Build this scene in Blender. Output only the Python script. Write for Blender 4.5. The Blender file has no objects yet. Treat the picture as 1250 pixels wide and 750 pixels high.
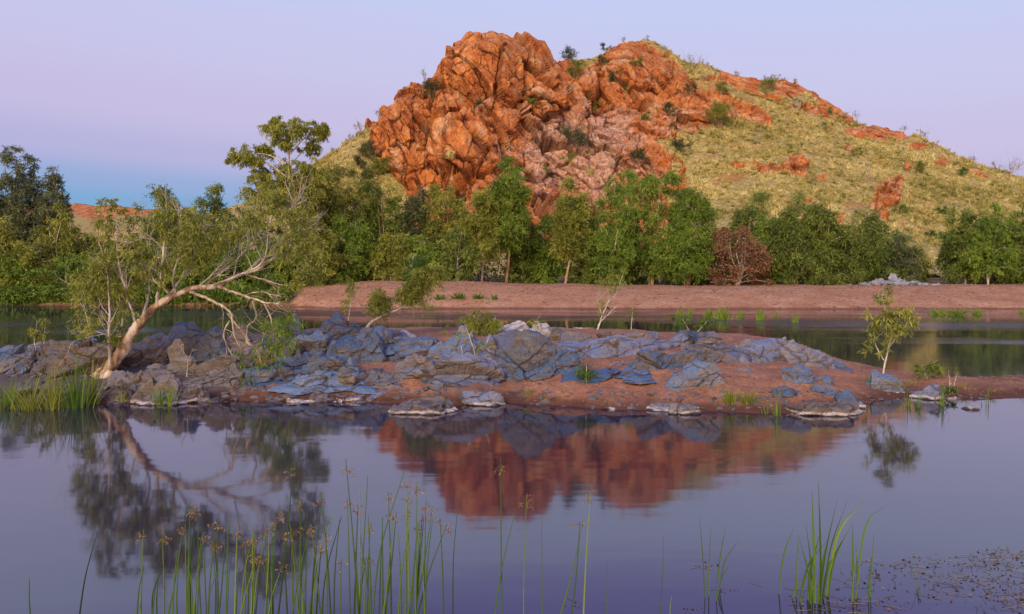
import bpy, math, random
import numpy as np
from mathutils import Vector
from mathutils.bvhtree import BVHTree

# ------------------------------------------------------------------ camera, world, sun, exposure
scene = bpy.context.scene
COL = scene.collection
CAM_H, F, HOR = 2.6, 1000.0, 322.0        # eye height, focal length and horizon row for a 1250x750 frame
cam_d = bpy.data.cameras.new("camera")
cam = bpy.data.objects.new("camera", cam_d); COL.objects.link(cam)
cam.location = (0, 0, CAM_H); cam.rotation_euler = (math.radians(90), 0, 0)
cam_d.sensor_width = 36; cam_d.lens = 36 * F / 1250.0; cam_d.shift_y = -(375 - HOR) / 1250.0
cam_d.clip_start = 0.05; cam_d.clip_end = 12000
scene.camera = cam

SUN_EL, SUN_AZ = 27.0, -24.0               # sun behind the camera, a little to its right
world = bpy.data.worlds.new("World"); scene.world = world; world.use_nodes = True
wn, wl = world.node_tree.nodes, world.node_tree.links
wn.clear()
def ramp_set(r, stops, interp='LINEAR'):
    cr = r.color_ramp; cr.interpolation = interp
    while len(cr.elements) > 1: cr.elements.remove(cr.elements[-1])
    cr.elements[0].position = stops[0][0]; cr.elements[0].color = (*stops[0][1], 1)
    for p, c in stops[1:]:
        e = cr.elements.new(p); e.color = (*c, 1)
wout = wn.new('ShaderNodeOutputWorld')
tc = wn.new('ShaderNodeTexCoord'); sep = wn.new('ShaderNodeSeparateXYZ'); wl.new(tc.outputs['Generated'], sep.inputs[0])
shift = wn.new('ShaderNodeMath'); shift.operation = 'MULTIPLY_ADD'; wl.new(sep.outputs['X'], shift.inputs[0]); shift.inputs[1].default_value = 0.055
wl.new(sep.outputs['Z'], shift.inputs[2])
rp = wn.new('ShaderNodeValToRGB'); wl.new(shift.outputs[0], rp.inputs[0])
ramp_set(rp, [(0.0, (.15, .32, .60)), (.045, (.17, .37, .66)), (.066, (.26, .38, .67)), (.10, (.43, .42, .70)), (.155, (.545, .485, .74)),
              (.235, (.55, .54, .80)), (.31, (.53, .575, .85)), (.40, (.34, .31, .76)), (.52, (.20, .20, .62)), (.74, (.18, .28, .66)), (1.0, (.15, .25, .62))], 'EASE')
# afterglow on the sunset side of the sky (behind the camera)
glow_y = wn.new('ShaderNodeMapRange'); wl.new(sep.outputs['Y'], glow_y.inputs[0])
glow_y.inputs[1].default_value = 0.05; glow_y.inputs[2].default_value = -0.9; glow_y.inputs[3].default_value = 0; glow_y.inputs[4].default_value = 1
glow_z = wn.new('ShaderNodeMapRange'); wl.new(sep.outputs['Z'], glow_z.inputs[0])
glow_z.inputs[1].default_value = 0.6; glow_z.inputs[2].default_value = 0.0; glow_z.inputs[3].default_value = 0; glow_z.inputs[4].default_value = 1
gm = wn.new('ShaderNodeMath'); gm.operation = 'MULTIPLY'; wl.new(glow_y.outputs[0], gm.inputs[0]); wl.new(glow_z.outputs[0], gm.inputs[1])
gmix = wn.new('ShaderNodeMix'); gmix.data_type = 'RGBA'; wl.new(gm.outputs[0], gmix.inputs[0]); wl.new(rp.outputs[0], gmix.inputs[6])
gmix.inputs[7].default_value = (2.9, 1.75, 1.05, 1)
bg1 = wn.new('ShaderNodeBackground'); wl.new(gmix.outputs[2], bg1.inputs[0]); bg1.inputs[1].default_value = 1.0
sky = wn.new('ShaderNodeTexSky'); sky.sky_type = 'NISHITA'; sky.sun_disc = False
sky.sun_elevation = math.radians(3); sky.sun_rotation = math.radians(180 - SUN_AZ)
bg2 = wn.new('ShaderNodeBackground'); wl.new(sky.outputs[0], bg2.inputs[0]); bg2.inputs[1].default_value = 0.02
addw = wn.new('ShaderNodeAddShader'); wl.new(bg1.outputs[0], addw.inputs[0]); wl.new(bg2.outputs[0], addw.inputs[1])
wl.new(addw.outputs[0], wout.inputs[0])

sun_d = bpy.data.lights.new("sun", 'SUN'); sun = bpy.data.objects.new("sun", sun_d); COL.objects.link(sun)
sun_d.energy = 2.6; sun_d.angle = math.radians(22); sun_d.color = (1.0, .79, .54)
el, az = math.radians(SUN_EL), math.radians(SUN_AZ)
to_sun = Vector((math.sin(az) * math.cos(el), -math.cos(az) * math.cos(el), math.sin(el)))
sun.rotation_euler = to_sun.to_track_quat('Z', 'Y').to_euler()
scene.view_settings.view_transform = 'Standard'; scene.view_settings.look = 'None'
scene.view_settings.exposure = 0.0; scene.view_settings.gamma = 1.0; scene.view_settings.use_curve_mapping = False
scene.cycles.max_bounces = 5; scene.cycles.diffuse_bounces = 2; scene.cycles.transmission_bounces = 2
scene.cycles.use_denoising = True
try: scene.cycles.denoiser = 'OPENIMAGEDENOISE'
except Exception: pass

# ------------------------------------------------------------------ helpers
rs = np.random.RandomState
def P(px, py, D): return np.array([(px - 625) / F * D, D, CAM_H - (py - HOR) / F * D])
def norm(a): return a / (np.linalg.norm(a, axis=-1, keepdims=True) + 1e-9)
def sstep(a, b, x):
    t = np.clip((x - a) / (b - a + 1e-12), 0, 1); return t * t * (3 - 2 * t)
def hash3(i, j, k, s):
    h = (i.astype(np.int64) * 73856093) ^ (j.astype(np.int64) * 19349663) ^ (k.astype(np.int64) * 83492791) ^ (s * 2654435761 & 0x7fffffff)
    h = (h ^ (h >> 13)) * 1274126177 & 0x7fffffffffff
    h = (h ^ (h >> 16)) * 2246822519 & 0x7fffffffffff
    return ((h ^ (h >> 15)) & 0xffffff) / float(0xffffff)
def vnoise(p, s=0):
    f = np.floor(p); t = p - f; t = t * t * (3 - 2 * t); i, j, k = f[:, 0], f[:, 1], f[:, 2]
    r = 0
    for a in (0, 1):
        for b in (0, 1):
            for c in (0, 1):
                w = (t[:, 0] if a else 1 - t[:, 0]) * (t[:, 1] if b else 1 - t[:, 1]) * (t[:, 2] if c else 1 - t[:, 2])
                r = r + w * hash3(i + a, j + b, k + c, s)
    return r * 2 - 1
def fbm(p, octs=4, s=0, g=.5):
    r, a = 0, 1.0
    for o in range(octs):
        r = r + a * vnoise(p * (2.03 ** o) + 17.3 * o, s + o); a *= g
    return r
def voro(p, s=0):
    """nearest jittered cell: returns F1, F2, offset from the centre, three random numbers of the cell"""
    f = np.floor(p); n = len(p)
    F1 = np.full(n, 9.0); F2 = np.full(n, 9.0); off = np.zeros((n, 3)); cid = np.zeros((n, 3))
    for a in (-1, 0, 1):
        for b in (-1, 0, 1):
            for c in (-1, 0, 1):
                i, j, k = f[:, 0] + a, f[:, 1] + b, f[:, 2] + c
                q = np.stack([i + hash3(i, j, k, s), j + hash3(i, j, k, s + 1), k + hash3(i, j, k, s + 2)], 1)
                dv = p - q; d = np.sqrt((dv ** 2).sum(1))
                closer = d < F1
                F2 = np.where(closer, F1, np.minimum(F2, d)); F1 = np.where(closer, d, F1)
                off[closer] = dv[closer]
                cid[closer, 0] = i[closer]; cid[closer, 1] = j[closer]; cid[closer, 2] = k[closer]
    R = np.stack([hash3(cid[:, 0], cid[:, 1], cid[:, 2], s + 5 + q) for q in range(4)], 1)
    return F1, F2, off, R
def blocks(p, size, amp, s, tilt=.9, crack=.5, aniso=(1, 1, 1), warp=.25, joint=None, cw=.13):
    """fractured-rock displacement: every cell has its own offset and tilt, with a crack between cells"""
    q = p / size / np.array(aniso)
    q = q + warp * np.stack([vnoise(q * 1.3, s + 31), vnoise(q * 1.3, s + 32), vnoise(q * 1.3, s + 33)], 1)
    F1, F2, off, R = voro(q, s)
    d = (R[:, 3] - .5) + tilt * (off * (R[:, :3] - .5) * 2).sum(1)
    if joint is not None: joint.append(1 - sstep(0, cw * 1.3, F2 - F1))
    return amp * (d - crack * (1 - sstep(0, cw, F2 - F1)))

class MB:
    """collects geometry and links it as one mesh object"""
    def __init__(s): s.V = []; s.Q = []; s.T = []; s.n = 0; s.A = []
    def add(s, V, Q=None, T=None, tint=.5):
        V = np.asarray(V, float); m = len(V)
        s.V.append(V)
        if Q is not None and len(Q): s.Q.append(np.asarray(Q, np.int64) + s.n)
        if T is not None and len(T): s.T.append(np.asarray(T, np.int64) + s.n)
        s.A.append(np.broadcast_to(np.asarray(tint, float), (m,)))
        s.n += m; return s
    def build(s, name, mat, parent=None, origin=None, smooth=True, attrs=None):
        V = np.concatenate(s.V) if s.V else np.zeros((0, 3))
        if origin is not None: V = V - np.asarray(origin)
        me = bpy.data.meshes.new(name)
        Q = np.concatenate(s.Q) if s.Q else np.zeros((0, 4), np.int64)
        T = np.concatenate(s.T) if s.T else np.zeros((0, 3), np.int64)
        me.vertices.add(len(V)); me.vertices.foreach_set('co', V.astype(np.float32).ravel())
        li = np.concatenate([Q.ravel(), T.ravel()]).astype(np.int32)
        tot = np.concatenate([np.full(len(Q), 4), np.full(len(T), 3)]).astype(np.int32)
        st = np.concatenate([[0], np.cumsum(tot)[:-1]]).astype(np.int32) if len(tot) else tot
        me.loops.add(len(li)); me.loops.foreach_set('vertex_index', li)
        me.polygons.add(len(tot)); me.polygons.foreach_set('loop_start', st); me.polygons.foreach_set('loop_total', tot)
        me.polygons.foreach_set('use_smooth', np.full(len(tot), bool(smooth)))
        at = me.attributes.new('tint', 'FLOAT', 'POINT'); at.data.foreach_set('value', np.concatenate(s.A).astype(np.float32))
        for k, v in (attrs or {}).items():
            at = me.attributes.new(k, 'FLOAT', 'POINT'); at.data.foreach_set('value', np.asarray(v, np.float32))
        me.update(); me.validate()
        me.materials.append(mat)
        o = bpy.data.objects.new(name, me); COL.objects.link(o)
        if parent is not None: o.parent = parent
        elif origin is not None: o.location = origin
        return o
def tag(o, label=None, cat=None, group=None, kind=None):
    if label: o['label'] = label
    if cat: o['category'] = cat
    if group: o['group'] = group
    if kind: o['kind'] = kind
    return o
def thing(name, loc, label, cat, group=None):
    o = bpy.data.objects.new(name, None); COL.objects.link(o); o.location = loc; o.empty_display_size = .2
    return tag(o, label, cat, group)
def grid_quads(nu, nv):
    i = np.arange(nu - 1)[:, None] * nv + np.arange(nv - 1)[None, :]
    i = i.ravel(); return np.stack([i, i + nv, i + nv + 1, i + 1], 1)
def tube(pts, rad, sides=6, cap=True):
    pts = np.asarray(pts, float); rad = np.broadcast_to(np.asarray(rad, float), (len(pts),)); n = len(pts)
    t = norm(np.gradient(pts, axis=0)); up = np.array([.13, .97, .2]); a = norm(np.cross(t, up)); b = np.cross(t, a)
    th = np.linspace(0, 2 * np.pi, sides, endpoint=False)
    V = pts[:, None, :] + rad[:, None, None] * (np.cos(th)[None, :, None] * a[:, None, :] + np.sin(th)[None, :, None] * b[:, None, :])
    i = np.arange(n - 1)[:, None] * sides; j = np.arange(sides)[None, :]; k = (j + 1) % sides
    Q = np.stack([i + j, i + k, i + sides + k, i + sides + j], -1).reshape(-1, 4)
    return V.reshape(-1, 3), Q
def smooth_path(pts, n=8):
    """Catmull-Rom through rows (any number of columns)"""
    pts = np.asarray(pts, float); q = np.vstack([2 * pts[0] - pts[1], pts, 2 * pts[-1] - pts[-2]]); out = []
    for i in range(1, len(q) - 2):
        t = np.linspace(0, 1, n, endpoint=False)[:, None]
        p0, p1, p2, p3 = q[i - 1], q[i], q[i + 1], q[i + 2]
        out.append(.5 * ((2 * p1) + (-p0 + p2) * t + (2 * p0 - 5 * p1 + 4 * p2 - p3) * t ** 2 + (-p0 + 3 * p1 - 3 * p2 + p3) * t ** 3))
    return np.vstack(out + [pts[-1:]])
def leaves(mb, C, Dv, L, W, r, tint, curl=.0):
    """one diamond leaf per row"""
    n = len(C); Dv = norm(Dv); side = norm(np.cross(Dv, norm(r.normal(size=(n, 3))))); nr = np.cross(Dv, side)
    L = np.broadcast_to(L, (n,))[:, None]; W = np.broadcast_to(W, (n,))[:, None]
    mid = C + Dv * L * .5 + nr * L * curl
    V = np.stack([C, mid + side * W * .5, C + Dv * L, mid - side * W * .5], 1).reshape(-1, 3)
    Q = np.arange(4 * n).reshape(-1, 4); mb.add(V, Q, tint=np.repeat(np.broadcast_to(tint, (n,)), 4))
def blade(mb, base, tip, w, bend, r, n=5, tint=.5):
    """a flat tapering grass blade with a slight bend"""
    base, tip = np.asarray(base, float), np.asarray(tip, float)
    t = np.linspace(0, 1, n)[:, None]; p = base + (tip - base) * t + np.asarray(bend)[None, :] * (t * (1 - t)) * 4
    side = norm(np.array([math.cos(r.uniform(-.9, .9)), math.sin(r.uniform(-.9, .9)), 0.]))
    ww = w * .5 * np.array([.8, 1, .85, .55, .05])[:, None] if n == 5 else w * .5 * (1.02 - t ** 2)
    V = np.concatenate([p - side * ww, p + side * ww]); i = np.arange(n - 1)
    mb.add(V, np.stack([i, i + n, i + n + 1, i + 1], 1), tint=tint)

# ------------------------------------------------------------------ materials
def mat_new(name):
    m = bpy.data.materials.new(name); m.use_nodes = True; n = m.node_tree.nodes; l = m.node_tree.links
    b = n['Principled BSDF']; return m, n, l, b
def nz(n, l, vec, scale, detail=4, rough=.55, dim=None):
    t = n.new('ShaderNodeTexNoise'); t.inputs['Scale'].default_value = scale; t.inputs['Detail'].default_value = detail; t.inputs['Roughness'].default_value = rough
    if vec is not None: l.new(vec, t.inputs['Vector'])
    return t.outputs['Fac']
def rampn(n, l, fac, stops, interp='LINEAR'):
    r = n.new('ShaderNodeValToRGB'); l.new(fac, r.inputs[0]); ramp_set(r, stops, interp); return r.outputs[0]
def mixc(n, l, fac, a, b, mode='MIX'):
    m = n.new('ShaderNodeMix'); m.data_type = 'RGBA'; m.blend_type = mode
    for s, v in ((0, fac), (6, a), (7, b)):
        if isinstance(v, bpy.types.NodeSocket): l.new(v, m.inputs[s])
        elif s == 0: m.inputs[0].default_value = v
        else: m.inputs[s].default_value = (*v, 1)
    return m.outputs[2]
def mth(n, l, op, a, b=None, c=None):
    m = n.new('ShaderNodeMath'); m.operation = op
    for s, v in ((0, a), (1, b), (2, c)):
        if v is None: continue
        if isinstance(v, bpy.types.NodeSocket): l.new(v, m.inputs[s])
        else: m.inputs[s].default_value = v
    return m.outputs[0]
def mr(n, l, v, a, b, c=0., d=1.):
    m = n.new('ShaderNodeMapRange'); m.interpolation_type = 'SMOOTHSTEP'; l.new(v, m.inputs[0])
    for i, x in enumerate((a, b, c, d)): m.inputs[i + 1].default_value = x
    return m.outputs[0]
def attr(n, name):
    a = n.new('ShaderNodeAttribute'); a.attribute_name = name; return a.outputs['Fac']
def bump(n, l, h, strength, dist, prev=None):
    b = n.new('ShaderNodeBump'); b.inputs['Strength'].default_value = strength; b.inputs['Distance'].default_value = dist; l.new(h, b.inputs['Height'])
    if prev is not None: l.new(prev, b.inputs['Normal'])
    return b.outputs[0]
def pos(n): return n.new('ShaderNodeNewGeometry').outputs['Position']
def scalev(n, l, v, s):
    m = n.new('ShaderNodeMapping'); m.inputs['Scale'].default_value = s; l.new(v, m.inputs[0]); return m.outputs[0]

def m_leaf(name, dark, mid, light, trans=.25, rough=.55):
    m, n, l, b = mat_new(name)
    col = rampn(n, l, attr(n, 'tint'), [(0, dark), (.5, mid), (1, light)])
    l.new(col, b.inputs['Base Color']); b.inputs['Roughness'].default_value = rough; b.inputs['Specular IOR Level'].default_value = .3
    tr = n.new('ShaderNodeBsdfTranslucent'); l.new(col, tr.inputs[0]); mx = n.new('ShaderNodeMixShader'); mx.inputs[0].default_value = trans
    l.new(b.outputs[0], mx.inputs[1]); l.new(tr.outputs[0], mx.inputs[2]); l.new(mx.outputs[0], n['Material Output'].inputs[0]); return m
LEAF = dict(
    olive=m_leaf('leaf_olive', (.05, .07, .012), (.22, .26, .040), (.46, .47, .09)),
    green=m_leaf('leaf_green', (.04, .075, .010), (.16, .26, .032), (.34, .46, .065)),
    dark=m_leaf('leaf_dark', (.03, .055, .012), (.15, .215, .040), (.33, .40, .08)),
    grey=m_leaf('leaf_grey', (.04, .06, .03), (.12, .15, .065), (.24, .27, .12)),
    dusk=m_leaf('leaf_dull', (.03, .045, .02), (.095, .115, .042), (.19, .20, .085)),
    bright=m_leaf('leaf_bright', (.04, .09, .012), (.09, .18, .022), (.16, .28, .035)),
    brown=m_leaf('leaf_brown', (.09, .045, .025), (.21, .11, .055), (.36, .21, .11), .15),
    spinifex=m_leaf('spinifex', (.16, .19, .045), (.54, .48, .16), (.84, .75, .36), .2),
    reed=m_leaf('reed', (.03, .08, .015), (.10, .21, .025), (.26, .38, .05), .2),
    reedy=m_leaf('reed_yellow', (.08, .12, .015), (.22, .27, .03), (.38, .40, .07), .25),
    lime=m_leaf('reed_lime', (.10, .17, .015), (.20, .33, .03), (.34, .46, .06), .3),
    seed=m_leaf('seed_head', (.16, .09, .04), (.34, .21, .09), (.50, .38, .18), .2),
    weed=m_leaf('weed', (.05, .04, .03), (.15, .09, .06), (.25, .22, .12), .1),
)
def m_bark(name, a, b_, c, scale=3., bumpd=.02):
    m, n, l, b = mat_new(name); v = pos(n); sv = scalev(n, l, v, (1, 1, .35))
    f = nz(n, l, sv, scale, 6, .65)
    l.new(rampn(n, l, f, [(.36, a), (.5, b_), (.60, c)]), b.inputs['Base Color']); b.inputs['Roughness'].default_value = .85
    f2 = nz(n, l, sv, scale * 4, 5, .7); l.new(bump(n, l, f2, .8, bumpd), b.inputs['Normal']); return m
BARK_PAPER = m_bark('paperbark', (.10, .05, .03), (.42, .29, .18), (.74, .67, .57), 5., .03)
BARK_PALE = m_bark('pale_bark', (.30, .24, .19), (.55, .50, .43), (.74, .70, .62), 6., .01)
BARK_TAN = m_bark('tan_bark', (.16, .10, .06), (.34, .22, .12), (.48, .36, .22), 3., .02)
BARK_DEAD = m_bark('dead_wood', (.20, .14, .10), (.42, .34, .25), (.66, .58, .46), 8., .008)

# hill: orange rock with pale and lavender patches, spinifex soil between
def m_hill():
    m, n, l, b = mat_new('hill_rock'); v = pos(n)
    big = nz(n, l, v, .055, 4, .6); mid = nz(n, l, v, .30, 6, .65); fine = nz(n, l, v, 1.6, 6, .7)
    vs = scalev(n, l, v, (1.0, 1.0, .45))
    vo = n.new('ShaderNodeTexVoronoi'); vo.feature = 'F1'; vo.inputs['Scale'].default_value = .75; l.new(vs, vo.inputs['Vector'])
    cellv = n.new('ShaderNodeSeparateColor'); l.new(vo.outputs['Color'], cellv.inputs[0])
    orange = rampn(n, l, mid, [(.30, (.30, .085, .030)), (.42, (.54, .175, .042)), (.53, (.68, .27, .075)), (.62, (.72, .43, .22))])
    tone = mixc(n, l, mth(n, l, 'MULTIPLY', cellv.outputs[0], .6), orange, (.34, .13, .065))
    palecol = rampn(n, l, fine, [(.35, (.36, .15, .09)), (.52, (.58, .36, .25)), (.68, (.72, .60, .52))])
    pa = attr(n, 'pale')
    pf = mr(n, l, mth(n, l, 'ADD', mth(n, l, 'ADD', pa, mth(n, l, 'MULTIPLY', mid, .9)), mth(n, l, 'MULTIPLY', fine, .5)), .80, 1.08)
    c1 = mixc(n, l, pf, tone, palecol)
    lf = mr(n, l, nz(n, l, v, .9, 5, .75), .54, .68, 0, .6)
    c1 = mixc(n, l, lf, c1, (.27, .17, .16))
    stain = mr(n, l, nz(n, l, scalev(n, l, v, (.7, .7, .18)), 1.3, 5, .7), .58, .70, 0, .6)
    c1 = mixc(n, l, stain, c1, (.13, .05, .03))
    c1 = mixc(n, l, mth(n, l, 'MULTIPLY', attr(n, 'joint'), .85), c1, (.06, .022, .014))
    soil = rampn(n, l, fine, [(.3, (.21, .17, .05)), (.5, (.42, .34, .125)), (.68, (.60, .51, .23))])
    soil = mixc(n, l, mr(n, l, mid, .5, .7, 0, .6), soil, (.19, .18, .05))
    soil = mixc(n, l, mr(n, l, nz(n, l, v, .16, 5, .7), .52, .66, 0, .7), soil, (.34, .16, .06))
    g = attr(n, 'grass')
    gf = mr(n, l, mth(n, l, 'ADD', g, mth(n, l, 'MULTIPLY_ADD', fine, .7, -.35)), .42, .58)
    l.new(mixc(n, l, gf, c1, soil), b.inputs['Base Color'])
    b.inputs['Roughness'].default_value = .9; b.inputs['Specular IOR Level'].default_value = .2
    vo2 = n.new('ShaderNodeTexVoronoi'); vo2.feature = 'DISTANCE_TO_EDGE'; vo2.inputs['Scale'].default_value = 1.1
    wv = n.new('ShaderNodeVectorMath'); wv.operation = 'ADD'; l.new(vs, wv.inputs[0])
    nc = n.new('ShaderNodeTexNoise'); nc.inputs['Scale'].default_value = 1.2; l.new(v, nc.inputs['Vector']); l.new(nc.outputs['Color'], wv.inputs[1]); l.new(wv.outputs[0], vo2.inputs['Vector'])
    cr = mr(n, l, vo2.outputs['Distance'], 0, .12)
    b1 = bump(n, l, cr, .6, .20); b2 = bump(n, l, fine, .8, .22, b1)
    l.new(b2, b.inputs['Normal']); return m
# boulders of the bar: blue-grey colour mixed in on upward faces, brown-grey flanks, white mineral crust at the waterline
def m_boulder(name, top, topb, side, sideb, crust=True):
    m, n, l, b = mat_new(name); v = pos(n)
    f = nz(n, l, v, 1.1, 6, .65); f2 = nz(n, l, v, 7, 6, .7)
    st = nz(n, l, scalev(n, l, v, (1, 1, 3.5)), 2.4, 5, .65)
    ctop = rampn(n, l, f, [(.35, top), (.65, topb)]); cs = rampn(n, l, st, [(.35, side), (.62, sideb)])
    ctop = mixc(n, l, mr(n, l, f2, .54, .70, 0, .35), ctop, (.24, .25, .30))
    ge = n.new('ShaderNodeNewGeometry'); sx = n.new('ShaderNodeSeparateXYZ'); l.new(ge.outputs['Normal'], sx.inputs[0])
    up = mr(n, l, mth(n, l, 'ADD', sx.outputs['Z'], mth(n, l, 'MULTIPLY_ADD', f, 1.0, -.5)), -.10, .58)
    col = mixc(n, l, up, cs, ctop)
    col = mixc(n, l, mr(n, l, nz(n, l, v, 22, 4, .8), .46, .62, 0, .35), col, (.05, .045, .045)); lich = mr(n, l, nz(n, l, v, 3.2, 5, .7), .56, .70, 0, .65); col = mixc(n, l, lich, col, (.26, .16, .09))
    sp = n.new('ShaderNodeSeparateXYZ'); l.new(v, sp.inputs[0])
    wob = mth(n, l, 'ADD', sp.outputs['Z'], mth(n, l, 'MULTIPLY_ADD', nz(n, l, v, 5, 4), .10, -.05))
    oi = n.new('ShaderNodeObjectInfo'); hs = n.new('ShaderNodeHueSaturation'); l.new(col, hs.inputs['Color']); l.new(mth(n, l, 'MULTIPLY_ADD', oi.outputs['Random'], .50, .92), hs.inputs['Value']); l.new(mth(n, l, 'MULTIPLY_ADD', oi.outputs['Random'], -.25, 1.15), hs.inputs['Saturation']); col = hs.outputs[0]
    if crust:
        cfac = mth(n, l, 'MULTIPLY', mr(n, l, wob, .01, .025), mr(n, l, wob, .075, .05))
        cfac = mth(n, l, 'MULTIPLY', cfac, mr(n, l, nz(n, l, v, 1.7, 3), .32, .50, 0, .9))
        col = mixc(n, l, cfac, col, (.56, .51, .51))
        wet = mr(n, l, wob, .035, .0); col = mixc(n, l, wet, col, (.035, .03, .028))
    l.new(col, b.inputs['Base Color']); b.inputs['Roughness'].default_value = .62
    vo = n.new('ShaderNodeTexVoronoi'); vo.feature = 'DISTANCE_TO_EDGE'; vo.inputs['Scale'].default_value = 2.2; l.new(scalev(n, l, v, (1, 1, 1.8)), vo.inputs['Vector'])
    cr = mr(n, l, vo.outputs['Distance'], 0, .03)
    vb = n.new('ShaderNodeTexVoronoi'); vb.feature = 'DISTANCE_TO_EDGE'; vb.inputs['Scale'].default_value = .62; wv = n.new('ShaderNodeVectorMath'); wv.operation = 'ADD'; l.new(scalev(n, l, v, (1, 1.2, 2.0)), wv.inputs[0])
    nc = n.new('ShaderNodeTexNoise'); nc.inputs['Scale'].default_value = 2.5; l.new(v, nc.inputs['Vector']); sc_ = n.new('ShaderNodeVectorMath'); sc_.operation = 'SCALE'; sc_.inputs[3].default_value = .5; l.new(nc.outputs['Color'], sc_.inputs[0]); l.new(sc_.outputs[0], wv.inputs[1]); l.new(wv.outputs[0], vb.inputs['Vector'])
    cb = mr(n, l, vb.outputs['Distance'], 0.004, .03); col = mixc(n, l, mth(n, l, 'MULTIPLY_ADD', cb, -.5, .5), col, (.03, .022, .018)); l.new(col, b.inputs['Base Color'])
    cr = mth(n, l, 'MULTIPLY_ADD', cr, .4, cb)
    l.new(bump(n, l, f2, .8, .035, bump(n, l, cr, .6, .03, bump(n, l, st, .7, .07))), b.inputs['Normal']); return m
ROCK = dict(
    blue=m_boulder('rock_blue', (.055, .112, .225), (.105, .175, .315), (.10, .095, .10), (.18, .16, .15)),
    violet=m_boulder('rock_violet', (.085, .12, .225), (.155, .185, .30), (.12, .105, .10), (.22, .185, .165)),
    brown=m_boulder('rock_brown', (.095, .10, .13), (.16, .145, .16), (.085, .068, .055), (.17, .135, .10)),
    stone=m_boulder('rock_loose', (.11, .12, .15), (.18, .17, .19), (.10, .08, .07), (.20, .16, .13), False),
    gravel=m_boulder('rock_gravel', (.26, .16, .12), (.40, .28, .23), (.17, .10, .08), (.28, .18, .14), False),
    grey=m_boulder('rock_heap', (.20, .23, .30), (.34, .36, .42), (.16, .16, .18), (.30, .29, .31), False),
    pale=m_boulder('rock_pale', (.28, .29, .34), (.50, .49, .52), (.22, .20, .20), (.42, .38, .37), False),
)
def m_sand():
    m, n, l, b = mat_new('sand'); v = pos(n)
    f = nz(n, l, v, 2.2, 6, .7); f2 = nz(n, l, v, 38, 4, .8); f3 = nz(n, l, v, .5, 3)
    vo = n.new('ShaderNodeTexVoronoi'); vo.inputs['Scale'].default_value = 30; l.new(v, vo.inputs['Vector'])
    cs = n.new('ShaderNodeSeparateColor'); l.new(vo.outputs['Color'], cs.inputs[0])
    col = rampn(n, l, f, [(.3, (.33, .14, .078)), (.5, (.48, .23, .135)), (.7, (.60, .33, .21))])
    col = mixc(n, l, mth(n, l, 'MULTIPLY', cs.outputs[0], .55), col, (.20, .10, .075)); col = mixc(n, l, mr(n, l, nz(n, l, v, 7, 6, .8), .52, .66, 0, .55), col, (.16, .075, .05))
    col = mixc(n, l, mr(n, l, f2, .55, .75, 0, .6), col, (.62, .42, .34))
    rk = attr(n, 'rocky'); col = mixc(n, l, mr(n, l, mth(n, l, 'ADD', rk, mth(n, l, 'MULTIPLY_ADD', f, .8, -.4)), .4, .6), col, (.15, .12, .12))
    sp = n.new('ShaderNodeSeparateXYZ'); l.new(v, sp.inputs[0])
    wob = mth(n, l, 'ADD', sp.outputs['Z'], mth(n, l, 'MULTIPLY_ADD', nz(n, l, v, 2.5, 5), .16, -.08))
    col = mixc(n, l, mr(n, l, wob, .20, .03, 0, .85), col, (.095, .042, .028))
    l.new(col, b.inputs['Base Color']); b.inputs['Roughness'].default_value = .95; b.inputs['Specular IOR Level'].default_value = .2
    l.new(bump(n, l, cs.outputs[1], .5, .012, bump(n, l, f2, .9, .02, bump(n, l, f, .9, .10))), b.inputs['Normal']); return m
def m_ground():
    m, n, l, b = mat_new('ground'); v = pos(n)
    f = nz(n, l, v, .6, 6, .7); f2 = nz(n, l, v, 9, 5, .8); vo = n.new('ShaderNodeTexVoronoi'); vo.inputs['Scale'].default_value = 7; l.new(v, vo.inputs['Vector'])
    cs = n.new('ShaderNodeSeparateColor'); l.new(vo.outputs['Color'], cs.inputs[0])
    col = rampn(n, l, f, [(.3, (.44, .20, .10)), (.5, (.60, .31, .17)), (.7, (.70, .42, .26))])
    col = mixc(n, l, mth(n, l, 'MULTIPLY', cs.outputs[0], .45), col, (.21, .115, .09))
    col = mixc(n, l, mr(n, l, f2, .52, .72, 0, .5), col, (.62, .44, .34))
    g = attr(n, 'grass'); col = mixc(n, l, g, col, (.09, .08, .03))
    sp = n.new('ShaderNodeSeparateXYZ'); l.new(v, sp.inputs[0])
    wob = mth(n, l, 'ADD', sp.outputs['Z'], mth(n, l, 'MULTIPLY_ADD', f, .16, -.08))
    col = mixc(n, l, mr(n, l, wob, .12, .03, 0, .7), col, (.14, .06, .038))
    l.new(col, b.inputs['Base Color']); b.inputs['Roughness'].default_value = .95; b.inputs['Specular IOR Level'].default_value = .2
    l.new(bump(n, l, cs.outputs[1], .7, .06, bump(n, l, f2, .9, .05, bump(n, l, f, .8, .3))), b.inputs['Normal']); return m
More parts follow.
